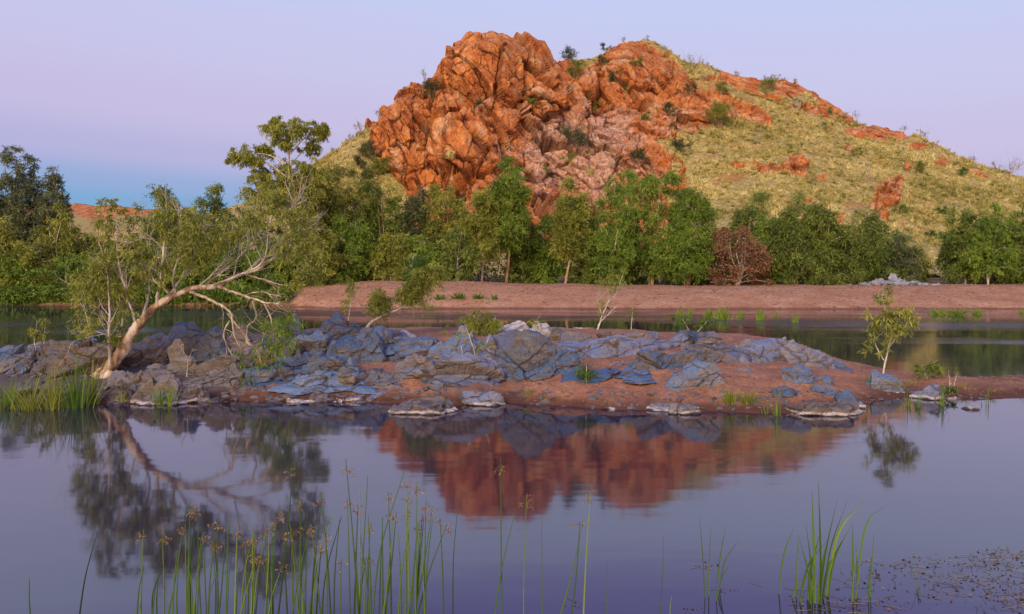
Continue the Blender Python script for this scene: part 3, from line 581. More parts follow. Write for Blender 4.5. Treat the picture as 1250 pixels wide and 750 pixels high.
BL = [
 (12, 458, 62, 38, 'blue', 'flat blue topped boulder sitting beside the reed bed, far from the leaning trunk', dict(slab=1)),
 (92, 462, 82, 48, 'brown', 'ridged brown purple boulder just behind the foot of the leaning tree', dict(apex=.3)),
 (118, 440, 44, 30, 'blue', 'blue capped boulder peeking out behind the thin pale stems of the leaning tree', dict()),
 (62, 440, 60, 22, 'brown', 'low dark brown boulder above the green reeds by the channel', dict(slab=1)),
 (170, 448, 60, 42, 'violet', 'lavender sloping boulder between the leaning trunk and the big blue capped boulder', dict(apex=.4)),
 (222, 446, 68, 54, 'blue', 'big boulder with crumpled bright blue cap right of the leaning trunk', dict(peak=.6)),
 (262, 446, 50, 48, 'blue', 'square shouldered blue capped boulder beside the crumpled blue cap', dict()),
 (216, 462, 66, 48, 'brown', 'brown pyramid boulder in front of the two blue capped boulders', dict(peak=1)),
 (175, 480, 60, 30, 'brown', 'low purple ledge between the leaning trunk and the waterline blocks', dict(slab=1)),
 (262, 474, 56, 40, 'brown', 'dark ridged boulder below the hanging dead twigs', dict(apex=.3)),
 (148, 492, 36, 42, 'brown', 'small dark block at the waterline touching the leaning tree roots', dict()),
 (195, 494, 66, 52, 'brown', 'large domed block standing in the water with a crust line, right of the roots', dict()),
 (238, 492, 34, 34, 'brown', 'wedge shaped block at the waterline, right of the domed block', dict(apex=.5)),
 (128, 490, 26, 14, 'brown', 'flat crusted stone under the roots of the leaning tree', dict(slab=1)),
 (304, 440, 46, 46, 'violet', 'grey boulder behind the hanging dead branches of the leaning tree', dict()),
 (336, 432, 30, 38, 'violet', 'narrow pale grey boulder beside the drooping green leaves', dict()),
 (288, 458, 40, 26, 'brown', 'low mauve boulder behind the red brown twigs', dict(slab=1)),
 (318, 470, 44, 22, 'blue', 'low blue slab under the drooping green leaves', dict(slab=1)),
 (371, 420, 30, 38, 'blue', 'pointed blue boulder like a shark fin', dict(peak=1, apex=-.4)),
 (412, 424, 64, 44, 'blue', 'tallest blue boulder crowning the rock pile', dict(peak=.5)),
 (385, 436, 52, 32, 'blue', 'blue grey faced boulder under the tallest blue boulder', dict()),
 (352, 440, 40, 26, 'brown', 'tan sided boulder between the fin boulder and the drooping leaves', dict()),
 (440, 444, 50, 40, 'blue', 'steep blue boulder with tan flank at the edge of the pink hollow', dict(apex=-.2)),
 (456, 428, 44, 30, 'blue', 'blue boulder at the foot of the leaning dead shrub', dict(apex=.2)),
 (476, 424, 34, 22, 'violet', 'rounded mauve boulder behind the yellow tuft', dict()),
 (366, 452, 44, 22, 'blue', 'small broken blue boulder among the crumpled ledges', dict()),
 (400, 458, 46, 26, 'blue', 'small tilted blue boulder above the tan ledge', dict(apex=.3)),
 (428, 460, 28, 24, 'blue', 'upright blue stone on the rim of the pink hollow', dict(peak=1)),
 (345, 470, 70, 26, 'blue', 'long blue ledge right of the drooping leaves', dict(slab=1)),
 (402, 478, 70, 28, 'blue', 'tan fronted blue ledge above the white crust line', dict(slab=1)),
 (452, 480, 62, 28, 'brown', 'tan brown ledge sloping down to the pink hollow', dict(slab=1, apex=-.3)),
 (372, 491, 40, 10, 'pale', 'thin white crusted plate lying in the shallows', dict(slab=1)),
 (425, 490, 66, 16, 'violet', 'low mauve plate with white edge at the waterline', dict(slab=1)),
 (468, 490, 54, 18, 'violet', 'low crusted plate with a ragged white edge beside the square plate', dict(slab=1)),
 (493, 440, 76, 28, 'blue', 'long blue slab overhanging the pink hollow', dict(slab=.6, apex=.2)),
 (505, 424, 48, 20, 'violet', 'flat mauve boulder behind the long blue slab', dict(slab=1)),
 (492, 416, 30, 13, 'pale', 'small whitish boulder at the back edge near the dead shrub', dict()),
 (562, 438, 58, 41, 'blue', 'blue pyramid boulder below the yellow green bush', dict(peak=1)),
 (598, 436, 36, 28, 'violet', 'grey green boulder between the pyramid and the cracked boulder', dict()),
 (550, 474, 100, 46, 'violet', 'broad purple boulder behind the grass tuft and dead saplings', dict(slab=.4)),
 (602, 462, 64, 38, 'violet', 'cracked purple boulder right of the dead saplings', dict(slab=.3)),
 (515, 506, 78, 28, 'brown', 'square flat plate ringed with white crust at the water', dict(slab=1)),
 (592, 496, 56, 26, 'violet', 'blue grey wedge with crusted foot right of the dead saplings', dict(apex=-.3)),
 (536, 488, 34, 14, 'brown', 'small dark stone tucked under the grass tuft', dict()),
 (620, 408, 38, 16, 'pale', 'whitish boulder standing alone in the channel behind the bar', dict()),
 (653, 466, 84, 66, 'blue', 'massive cracked blue topped boulder in the middle of the bar', dict(slab=.3)),
 (622, 438, 42, 36, 'violet', 'rounded grey boulder shouldering the massive cracked boulder', dict()),
 (658, 410, 34, 18, 'pale', 'whitish boulder behind the massive cracked boulder', dict()),
 (692, 416, 36, 16, 'brown', 'brown boulder behind the bar beside the bleached log', dict()),
 (704, 424, 34, 22, 'brown', 'dark cracked boulder between the massive boulder and the bare sapling', dict()),
 (746, 416, 26, 12, 'brown', 'dark rounded stone right beside the foot of the bare sapling', dict()),
 (784, 416, 34, 12, 'violet', 'grey purple stones heap behind the broad purple slab', dict()),
 (715, 436, 80, 20, 'violet', 'long purple slab right of the massive cracked boulder', dict(slab=1)),
 (765, 434, 84, 26, 'violet', 'broad mauve slab at the crest of the bar', dict(slab=1)),
 (718, 466, 54, 18, 'blue', 'triangular blue slab half buried in pink sand', dict(slab=1, apex=.5)),
 (733, 480, 28, 6, 'violet', 'tiny flat stone almost buried in front of the triangular slab', dict(slab=1)),
 (800, 458, 80, 34, 'blue', 'large blue slab sloping across the middle of the pink sand', dict(slab=1, apex=.3)),
 (770, 466, 46, 16, 'blue', 'small scalloped blue slab beside the hollow of pink sand', dict(slab=1)),
 (800, 474, 66, 15, 'blue', 'thin blue slab edging the hollow of pink sand', dict(slab=1)),
 (848, 478, 52, 38, 'blue', 'blue slab with steep grey end above the waterline plate', dict(apex=.2)),
 (822, 426, 34, 20, 'violet', 'mauve boulder near the back edge with green twigs', dict()),
 (846, 422, 36, 20, 'blue', 'bright blue boulder at the back edge below the green twigs', dict(slab=.5)),
 (868, 424, 28, 20, 'violet', 'pale tan sided boulder split by a dark crack', dict()),
 (872, 444, 60, 24, 'violet', 'low mauve slab between the blue slab and the long ridge', dict(slab=1)),
 (912, 444, 84, 30, 'violet', 'long lavender ridge slab along the back of the bar', dict(slab=.6)),
 (962, 442, 42, 31, 'violet', 'pointed lavender boulder at the end of the long ridge', dict(peak=1, apex=-.4)),
 (985, 448, 46, 24, 'violet', 'sloping lavender boulder behind the pink sand', dict(apex=-.3)),
 (1010, 450, 34, 14, 'blue', 'low blue boulder where the ridge runs out', dict(slab=1)),
 (826, 504, 90, 22, 'brown', 'long dark plate with white crusted edge at the front waterline', dict(slab=1)),
 (742, 500, 36, 7, 'pale', 'thin whitish plate at the waterline, left of the long dark plate', dict(slab=1)),
 (908, 454, 12, 5, 'blue', 'tiny blue stone poking from the sand below the lavender ridge', dict()),
 (976, 468, 30, 22, 'blue', 'blue boulder in the sand behind the front grass tuft', dict(slab=.4)),
 (1000, 468, 26, 12, 'blue', 'small low blue stone between the sand and the spiked boulder', dict(slab=1)),
 (957, 486, 24, 16, 'blue', 'small blue boulder on the front bank right of the grass tufts', dict()),
 (999, 482, 26, 14, 'blue', 'dark blue rounded stone behind the crusted plate', dict()),
 (1034, 498, 46, 34, 'blue', 'spiked blue boulder with crusted foot at the front corner', dict(peak=1)),
 (1006, 506, 84, 26, 'brown', 'long domed plate with white crust at the front corner', dict(slab=1)),
 (1083, 478, 36, 26, 'blue', 'rounded blue boulder near the foot of the green sapling', dict()),
 (1133, 488, 36, 27, 'violet', 'grey rounded boulder beside the dark leaved bush', dict()),
 (1162, 488, 13, 7, 'pale', 'small white topped stone on the thin spit', dict(slab=1)),
 (1183, 500, 18, 8, 'brown', 'small brown stone standing in the water off the spit', dict()),
]
for i, (px, pb, w, h, m, lab, kw) in enumerate(BL):
    nm, ct = ('boulder', 'boulder') if w > 40 else ('stone', 'stone')
    boulder(px, pb, w, h, m, lab, 300 + i * 7, name=nm, cat=ct, **kw)
# broken stone between the boulders
r = rs(77); mb = MB()
for k in range(900):
    px = r.uniform(-30, 720) if k < 700 else r.uniform(720, 1240); py = r.uniform(424, 494) if k < 640 else r.uniform(478, 500)
    if k < 640 and r.uniform() < .3: py = r.uniform(470, 494)
    h_ = hit(T_ISL, px, py)
    if h_ is None or h_[1] > 29 or h_[2] < -.02: continue
    if k < 640 and 455 < px < 720 and py > 425 and r.uniform() < .8: continue
    s_ = r.uniform(.02, .10) * (1 if k < 640 else .6); D0, T0 = ico(2); q = np.clip(D0 @ norm(r.normal(size=(10, 3))).T, 0, None) / r.uniform(.6, 1, 10)
    v = D0 / ((q ** 16).sum(1) ** (1 / 16.) + .25)[:, None] * s_ * r.uniform(.6, 1.4, 3) * [1.4, 1.2, .7]
    mb.add(v + h_, T=T0)
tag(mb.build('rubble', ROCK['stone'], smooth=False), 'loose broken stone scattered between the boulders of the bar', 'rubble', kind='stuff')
# gravel, twigs and pebbles on the sand
def pebbles(tree, name, label, n, sampler, s0, s1, mat, seed):
    r = rs(seed); mb = MB(); D0, T0 = ico(1)
    for k in range(n):
        x, y = sampler(r); z = drop(tree, x, y, -1)
        if z < .01: continue
        s_ = s0 + (s1 - s0) * r.uniform() ** 3; mb.add(D0 * r.uniform(.6, 1.3, (len(D0), 1)) * s_ * r.uniform(.6, 1.3, 3) * [1.2, 1.2, .7] + [x, y, z + s_ * .2], T=T0)
        if k % 9 == 0:
            a = r.uniform(0, 6.28); L_ = s_ * r.uniform(2, 6); e = np.array([x + math.cos(a) * L_, y + math.sin(a) * L_, z + s_ * .5]); mb.add(*tube(np.array([[x, y, z + .01], e]), s_ * .14, 3))
    return tag(mb.build(name, mat, smooth=False), label, name, kind='stuff')
def s_isl(r):
    px = r.uniform(430, 1250); D = r.uniform(14.6, 22); return (px - 625) / F * D, D
def s_bch(r):
    px = r.uniform(360, 1290); D = 46.8 + 11.5 * r.uniform() ** .8; return (px - 625) / F * D, D
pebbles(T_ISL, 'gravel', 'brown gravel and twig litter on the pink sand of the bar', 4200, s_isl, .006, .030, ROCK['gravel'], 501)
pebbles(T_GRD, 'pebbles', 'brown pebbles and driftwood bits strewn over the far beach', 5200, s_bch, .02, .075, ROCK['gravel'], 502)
# pale stone heap on the far beach
r = rs(78); mb = MB()
for k in range(420):
    a = r.normal() * .42; px = 1088 + a * 46; g = hit(T_GRD, px, 348.5)
    y = 57.5 + r.uniform(-1.5, 2.5); x = (px - 625) / F * y; hh = max(0, .40 - abs(a) * .40 + .10 * math.sin(px * .3)) * r.uniform(.2, 1); z = drop(T_GRD, x, y) + hh * r.uniform(.2, 1)
    s_ = r.uniform(.09, .24); D0, T0 = ico(2); q = np.clip(D0 @ norm(r.normal(size=(10, 3))).T, 0, None) / r.uniform(.6, 1, 10)
    mb.add(D0 / ((q ** 16).sum(1) ** (1 / 16.) + .25)[:, None] * s_ * [1.3, 1, .8] + [x, y, z], T=T0)
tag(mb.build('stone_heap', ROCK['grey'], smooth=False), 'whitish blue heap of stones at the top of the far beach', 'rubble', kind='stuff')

# ------------------------------------------------------------------ trees of the far bank
def spray_leaves(mb, r, C, R, tints, n_tw, n_lf, L, W, droop=.5, upb=.25, squash=.9):
    """every clump is a burst of short drooping twigs lined with leaves"""
    k = len(C); tot = k * n_tw
    c = np.repeat(C, n_tw, 0); rr = np.repeat(R, n_tw) * r.uniform(.55, 1.15, tot); tn = np.repeat(tints, n_tw) + r.normal(size=tot) * .06
    d = r.normal(size=(tot, 3)); d[:, 2] = d[:, 2] * squash + upb; d = norm(d)
    s = r.uniform(.15, 1, (tot, n_lf))
    p = c[:, None, :] + d[:, None, :] * (rr[:, None] * s)[..., None]; p[..., 2] -= (droop * rr[:, None] * s ** 2)
    p = p + r.normal(size=p.shape) * (R.mean() * .07)
    ld = d[:, None, :] * .6 + r.normal(size=p.shape) * .45; ld[..., 2] -= droop * 1.0 + .2
    n = tot * n_lf; tl = np.clip(np.repeat(tn, n_lf) + (s.ravel() - .5) * .18 + r.normal(size=n) * .10, 0, 1)
    leaves(mb, p.reshape(-1, 3), ld.reshape(-1, 3), L * r.uniform(.7, 1.3, n), W * r.uniform(.7, 1.3, n), r, tl)
def far_tree(name, px, top, hw, D, kind, mat, label, cat='tree', base_py=None, low=.04, lean=0., stems=3, bark=None, seed=0, dens=1., clumps=None, group='trees along the far bank', expo=0., tintoff=0.):
    r = rs(seed + 1000); x0 = (px - 625) / F * D; z0 = max(drop(T_GRD, x0, D), 0) - .05
    H = CAM_H - (top - HOR) / F * D - z0; W = hw / F * D
    root = thing(name, (x0, D, z0), label, cat, group)
    bark = bark or [BARK_PALE, BARK_TAN][seed % 2]
    # crown clumps, in tree space (z up from the foot)
    if clumps is not None:
        C = np.array([[(cx - px) / F * D, r.uniform(-.5, .5) * W * .5, CAM_H - (cy - HOR) / F * D - z0] for cx, cy, _ in clumps]); R = np.array([q / F * D for _, _, q in clumps])
        big = C.copy(); CC, RR = [], []
        for c_, R_ in zip(C, R):
            m = int(12 + R_ * 14)
            o = norm(r.normal(size=(m, 3))) * (R_ * r.uniform(.2, 1.3, (m, 1))) * [1, 1, .65]; CC.append(c_ + o); RR.append(R_ * r.uniform(.20, .34, m))
        C, R = np.vstack(CC), np.concatenate(RR); limb_to = big
    else:
        n = int((60 + 56 * W * H / 9) * dens * (1.5 if kind == 'cone' else 1)); u = r.uniform(0, 1, n * 3); th = r.uniform(0, 2 * np.pi, n * 3)
        if kind == 'cone': prof = (1 - u) ** .6 * (.55 + .45 * np.sin(u * 21 + seed)) * np.minimum(1, .5 + u * 3)
        elif kind == 'column': prof = np.sqrt(np.clip(1 - (u * 2 - .95) ** 4, 0, 1)) * (.75 + .3 * np.sin(u * 9 + seed))
        else: prof = np.sqrt(np.clip(1 - np.clip((u - .42) / .60, -1, 1) ** 2 * np.where(u > .42, 1, .45), 0.02, 1))
        if kind == 'cone' or kind == 'dead':
            lump = 1 + .28 * vnoise(np.stack([np.cos(th) * 1.6, np.sin(th) * 1.6, u * 4], 1), seed); rr = r.uniform(.25, 1, n * 3) ** .5 * prof * lump
            C = np.stack([np.cos(th) * rr * W, np.sin(th) * rr * min(W, 2.6), (low + (1 - low) * u) * H], 1)[r.uniform(size=n * 3) < .22 + .78 * prof][:n]
        else:   # several upright leaders, each with its own height, give a ragged feathery outline
            nl = 6 if kind == 'round' else 4; lx = np.linspace(-.72, .72, nl) + r.normal(size=nl) * .08; lh = (1 - .42 * np.abs(lx) ** 1.6) * r.uniform(.80, 1.0, nl); lh[r.randint(1, nl - 1)] = 1.
            if kind == 'column': lx *= .62
            w_ = r.randint(0, nl, n); u = r.uniform(0, 1, n); spread = (.30 if kind == 'round' else .34) * (1.08 - u ** 2.2 * .85)
            C = np.stack([(lx[w_] * (.75 + .25 * u) + r.normal(size=n) * spread * .62) * W, r.normal(size=n) * .42 * min(W, 2.4) * (1.1 - u * .6), (low + (1 - low) * u * lh[w_]) * H], 1)
            C[:, 0] = np.clip(C[:, 0], -W * 1.05, W * 1.05)
        C[:, 0] += lean * C[:, 2]; R = r.uniform(.45, .85, len(C)) * (1 if kind != 'cone' else .75) * min(1, .55 + W * .22); C[:, 2] = np.minimum(C[:, 2], H - R * .5)
        limb_to = C[r.choice(len(C), min(len(C), 16), replace=False)]
    # stems and limbs
    mb = MB(); st = []
    for k in range(stems):
        tipx = r.uniform(-.35, .35) * W if stems > 1 else 0; tip = np.array([tipx + lean * H, r.uniform(-.3, .3) * W, H * r.uniform(.70, .9)])
        b0 = np.array([r.uniform(-.10, .10) * W, r.uniform(-.1, .1), 0.]) * (stems > 1)
        pth = smooth_path([b0, b0 * .6 + tip * .28 + r.normal(size=3) * .12, tip * .62 + r.normal(size=3) * .16, tip], 5); r0 = .04 + .009 * H / max(stems, 1) ** .5
        mb.add(*tube(pth, np.linspace(r0, .015, len(pth)), 6)); st.append(pth)
    allp = np.vstack(st)
    for c_ in limb_to:
        cd = allp[allp[:, 2] < c_[2] * .9 + .05]; 
        if not len(cd): continue
        j = cd[np.argmin(((cd - c_) ** 2).sum(1) + .9 * np.abs(cd[:, 2] - c_[2] * .62))]
        pth = smooth_path([j, (j + c_) / 2 + [0, 0, .12 * np.linalg.norm(c_ - j)] + r.normal(size=3) * .08, c_ + [0, .2, .0]], 4)
        mb.add(*tube(pth, np.linspace(.02 + .003 * H, .008, len(pth)), 4))
        for _ in range(int(expo)):
            e = c_ + r.normal(size=3) * .5 * [1, .4, 1]; mb.add(*tube(np.array([pth[3], (pth[3] + e) / 2 + r.normal(size=3) * .1, e + [0, -.6, .1]]), [.02, .014, .007], 3))
    mb.build('trunk', bark, root)
    mb = MB(); tints = np.clip(.50 + tintoff + .16 * r.normal(size=len(C)) + .10 * (C[:, 2] / H - .5), .05, .95)
    if kind == 'cone': spray_leaves(mb, r, C, R, tints, 12, 9, .20, .045, .15, .55)
    elif kind == 'euc': spray_leaves(mb, r, C, R * 1.25, tints, 11, 9, .22, .05, .9, .1)
    elif kind == 'dead': spray_leaves(mb, r, C, R * .9, tints, 12, 8, .15, .08, .35, .2)
    else: spray_leaves(mb, r, C, R, tints, 13, 11, .24, .055, r.uniform(.25, .6), r.uniform(.3, .6), 1.1)
    mb.build('crown', LEAF[mat], root, smooth=False); return root

EUC = [(299, 188, 17), (283, 190, 10), (313, 196, 10), (322, 182, 12), (345, 158, 20), (334, 146, 12), (365, 156, 18), (388, 160, 14), (396, 158, 9), (378, 178, 12), (350, 176, 12), (318, 212, 15), (345, 205, 16), (335, 222, 16),
       (372, 205, 18), (360, 222, 20), (392, 214, 16), (340, 240, 20), (375, 238, 20), (310, 232, 14)]
TREES = [ # name, px, top, half width, distance, kind, leaf, label, options
 ('she_oak', -25, 196, 30, 58, 'column', 'grey', 'dark feathery she-oak cut by the frame edge at the outer end of the grove', {}),
 ('she_oak', 14, 178, 34, 59, 'column', 'grey', 'tallest feathery she-oak over the far bank, with spiky blue green top', dict(tintoff=.15)),
 ('she_oak', 40, 190, 30, 60, 'column', 'grey', 'second feathery she-oak, just right of the tallest one', {}),
 ('she_oak', 66, 203, 26, 58, 'column', 'grey', 'shortest feathery she-oak, last of the row before the distant red range', {}),
 ('paperbark', -8, 262, 32, 53.5, 'round', 'olive', 'yellow green bushy tree over the water in front of the tallest she-oak', dict(tintoff=.08)),
 ('paperbark', 36, 292, 34, 53, 'round', 'olive', 'low drooping tree over the channel below the second she-oak', dict(expo=1)),
 ('paperbark', 72, 248, 30, 54, 'round', 'olive', 'wispy tree with exposed pale curved limbs at the channel edge', dict(expo=2, dens=.8, bark=1)),
 ('paperbark', 106, 284, 28, 55, 'round', 'dark', 'dark green tree just under the red rim of the distant range', dict(expo=1)),
 ('paperbark', 140, 296, 26, 56, 'round', 'dark', 'low dark tree whose top meets the yellow grass of the distant range', {}),
 ('paperbark', 168, 308, 30, 54, 'round', 'green', 'low green tree behind the leaning tree, under the gap in the grove', {}),
 ('paperbark', 203, 228, 34, 57, 'column', 'green', 'slender upright tree with ragged top behind the leaning tree', {}),
 ('paperbark', 262, 225, 30, 60, 'round', 'dark', 'round dark green tree between the slender tree and the tall gum', {}),
 ('paperbark', 242, 252, 36, 55, 'round', 'olive', 'olive bushy tree right behind the foliage of the leaning tree', dict(expo=1)),
 ('paperbark', 300, 262, 34, 55, 'round', 'bright', 'fresh light green tree standing under the tall gum', {}),
 ('gum_tree', 355, 138, 50, 56, 'euc', 'olive', 'tall airy gum with clumped crown and white forked trunk rising above the grove', dict(clumps=EUC, stems=1, bark=1, tintoff=.12)),
 ('paperbark', 338, 288, 34, 54, 'round', 'green', 'leafy green tree at the foot of the tall gum', {}),
 ('paperbark', 392, 202, 42, 60, 'round', 'olive', 'broad olive tree right of the tall gum below the hill\'s grassy shoulder', {}),
 ('paperbark', 384, 258, 36, 55, 'round', 'olive', 'willowy olive tree above the near end of the beach', dict(expo=1)),
 ('paperbark', 432, 204, 38, 61, 'round', 'olive', 'olive tree with rounded top beneath the cliff\'s outer edge', {}),
 ('paperbark', 428, 262, 32, 57, 'round', 'green', 'green bushy tree with tangled pale limbs above the beach crest', dict(expo=2)),
 ('paperbark', 468, 222, 34, 60, 'round', 'dark', 'dull green tree against the pale striped rock ramp', {}),
 ('paperbark', 478, 280, 30, 57, 'round', 'olive', 'low olive tree with grey branches showing through, on the beach crest', dict(expo=2)),
 ('paperbark', 505, 232, 30, 61, 'round', 'grey', 'grey green tree under the overhanging orange slab', {}),
 ('paperbark', 512, 288, 26, 57, 'round', 'green', 'short bright tree above the leaning dead shrub', dict(tintoff=.1)),
 ('paperbark', 545, 226, 34, 61, 'round', 'olive', 'full olive tree in front of the dark cleft of the cliff', {}),
 ('paperbark', 556, 276, 26, 57.5, 'round', 'dark', 'short dark tree left of the slender pale trunk', {}),
 ('paperbark', 588, 232, 26, 59, 'round', 'olive', 'slender tree with straight pale trunk beside the leaning tan trunk', dict(stems=1, low=.28, bark=1, base=1)),
 ('paperbark', 618, 190, 34, 60, 'column', 'green', 'tall narrow tree in front of the cliff with a long leaning tan trunk', dict(stems=1, low=.30, lean=.05, bark=0)),
 ('paperbark', 640, 268, 28, 62, 'round', 'dark', 'dark tree filling the space behind the leaning tan trunk', {}),
 ('paperbark', 664, 260, 26, 62, 'round', 'green', 'dense green tree between the two tan trunked trees', {}),
 ('paperbark', 690, 218, 30, 59, 'column', 'olive', 'tree with bent orange trunk and pointed crown below the pale scree', dict(stems=1, low=.26, lean=.08, bark=0)),
 ('paperbark', 722, 262, 28, 60, 'round', 'dark', 'dark low tree right of the bent orange trunk', {}),
 ('paperbark', 748, 206, 34, 63, 'round', 'green', 'round leaved bright green tree in front of the pink scree', dict(tintoff=.12)),
 ('paperbark', 744, 272, 28, 58, 'round', 'green', 'leafy green tree below the bright round leaved crown', {}),
 ('paperbark', 796, 208, 44, 60, 'round', 'green', 'broad full tree with several thin stems, largest crown of the middle grove', dict(stems=4, low=.10)),
 ('paperbark', 845, 212, 34, 62, 'round', 'green', 'tall green tree joined to the broad full crown, above the dead bush', {}),
 ('paperbark', 838, 268, 34, 57.5, 'round', 'green', 'green tree with pale slanting stems left of the dead brown bush', dict(stems=4, low=.14)),
 ('dead_bush', 900, 276, 40, 57.5, 'dead', 'brown', 'dead bush with rusty brown leaves on the beach crest', dict(cat='bush', stems=5)),
 ('paperbark', 912, 234, 34, 64, 'round', 'dark', 'dull green tree rising behind the dead brown bush', {}),
 ('paperbark', 942, 262, 24, 60, 'round', 'green', 'small green tree wedged between the dead bush and the wide dark tree', {}),
 ('paperbark', 972, 232, 36, 59, 'round', 'dark', 'wide dark olive tree right of the dead brown bush', dict(dens=1.2)),
 ('paperbark', 1012, 248, 34, 59.5, 'round', 'dark', 'dark tree left of the pale stone heap', dict(dens=1.1)),
 ('paperbark', 1050, 254, 34, 60, 'round', 'dark', 'dark green tree directly behind the pale stone heap', dict(dens=1.1, expo=1)),
 ('paperbark', 1088, 286, 30, 61, 'round', 'grey', 'low grey green tree behind the thin end of the pale stone heap', {}),
 ('paperbark', 1112, 300, 24, 64, 'round', 'olive', 'small yellow green tree beside the red path gap', {}),
 ('paperbark', 1180, 254, 30, 60, 'round', 'dark', 'dark tree right of the red path gap, with white thin stems', dict(stems=3, low=.08, bark=1)),
 ('paperbark', 1208, 266, 28, 58, 'round', 'green', 'tree showing two white upright stems on the far beach', dict(stems=2, low=.2, bark=1)),
 ('paperbark', 1228, 248, 30, 61, 'round', 'green', 'leafy tree behind the two white stems', {}),
 ('paperbark', 1262, 246, 32, 59, 'round', 'dark', 'last big tree of the far beach, cut by the frame edge', {}),
 ('paperbark', 1300, 250, 34, 60, 'round', 'green', 'tree beyond the last big tree of the far beach', {}),
]
for i, (nm, px, top, hw, D, kind, leaf, lab, o) in enumerate(TREES):
    o = dict(o); o.pop('base', None); b = o.pop('bark', None); o['bark'] = {None: None, 0: BARK_TAN, 1: BARK_PALE}[b]
    far_tree(nm, px, top, hw, D, kind, leaf, lab, seed=i * 3 + 1, **o)
# low scrub under the trees: one mass
r = rs(91); mb = MB(); C = []
for k in range(980):
    px = r.uniform(-60, 1330) if k < 740 else r.uniform(-60, 350)
    if 1118 < px < 1146: continue
    D = (r.uniform(51.2, 57) if px < 350 else r.uniform(60, 66)); x = (px - 625) / F * D; z = drop(T_GRD, x, D); C.append((x, D, z + r.uniform(.1, 4.4) * (1 if px > 350 else .55)))
for k in range(420):
    px = r.uniform(-80, 352); D = r.uniform(50.6, 51.8) + (px > 300) * (px - 300) * .0; x = (px - 625) / F * D; C.append((x, D, r.uniform(.25, 1.1)))
C = np.array(C); spray_leaves(mb, r, C, r.uniform(.5, .9, len(C)), np.clip(.4 + .15 * r.normal(size=len(C)), 0, 1), 12, 9, .22, .075, .5, .3)
tag(mb.build('undergrowth', LEAF['green'], smooth=False), 'dense green scrub filling the spaces under the far bank trees', 'undergrowth', kind='stuff')

# ------------------------------------------------------------------ shrubs on the hill
def hill_shrub(px, py, w, h, leaf, label, seed, bare=False, name='shrub'):
    r = rs(seed); g = hit(T_HILL, px, py)
    k = 0
    while g is None and k < 14: py += 1.5; k += 1; g = hit(T_HILL, px, py)
    if g is None: return
    D = g[1]; W, H = w * 1.15 / F * D / 2, h * 1.15 / F * D
    root = thing(name, g - [0, 0, .15], label, 'shrub', 'shrubs scattered over the hill'); mb = MB()
    n = max(3, int(w * h / (26 if not bare else 60)))
    C = np.stack([r.uniform(-.8, .8, n) * W, r.uniform(-.6, .6, n) * W, (.25 + .62 * r.uniform(0, 1, n) ** .8) * H], 1); C[:, 0] *= 1 - .4 * (C[:, 2] / H) ** 2
    for c in C[:12]: mb.add(*tube(np.array([[0, 0, 0], c * .5 + r.normal(size=3) * .08, c + r.normal(size=3) * .1]), np.array([.05, .035, .012]) * (1.3 if bare else 1), 4))
    if bare:
        for c in C:
            for _ in range(4): mb.add(*tube(np.array([c * .7, c + r.normal(size=3) * W * .3, c + r.normal(size=3) * W * .5 + [0, 0, H * .12]]), [.03, .02, .008], 3))
    mb.build('stem', BARK_TAN if not bare else BARK_DEAD, root)
    mb = MB(); spray_leaves(mb, r, C, np.full(len(C), max(W, H * .6) * (.42 if not bare else .3)), np.clip(.45 + .15 * r.normal(size=len(C)), 0, 1), 16 if not bare else 5, 9 if not bare else 4, .22, .10, .2, .4)
    mb.build('foliage', LEAF['dusk' if leaf == 'dark' else leaf], root, smooth=False)
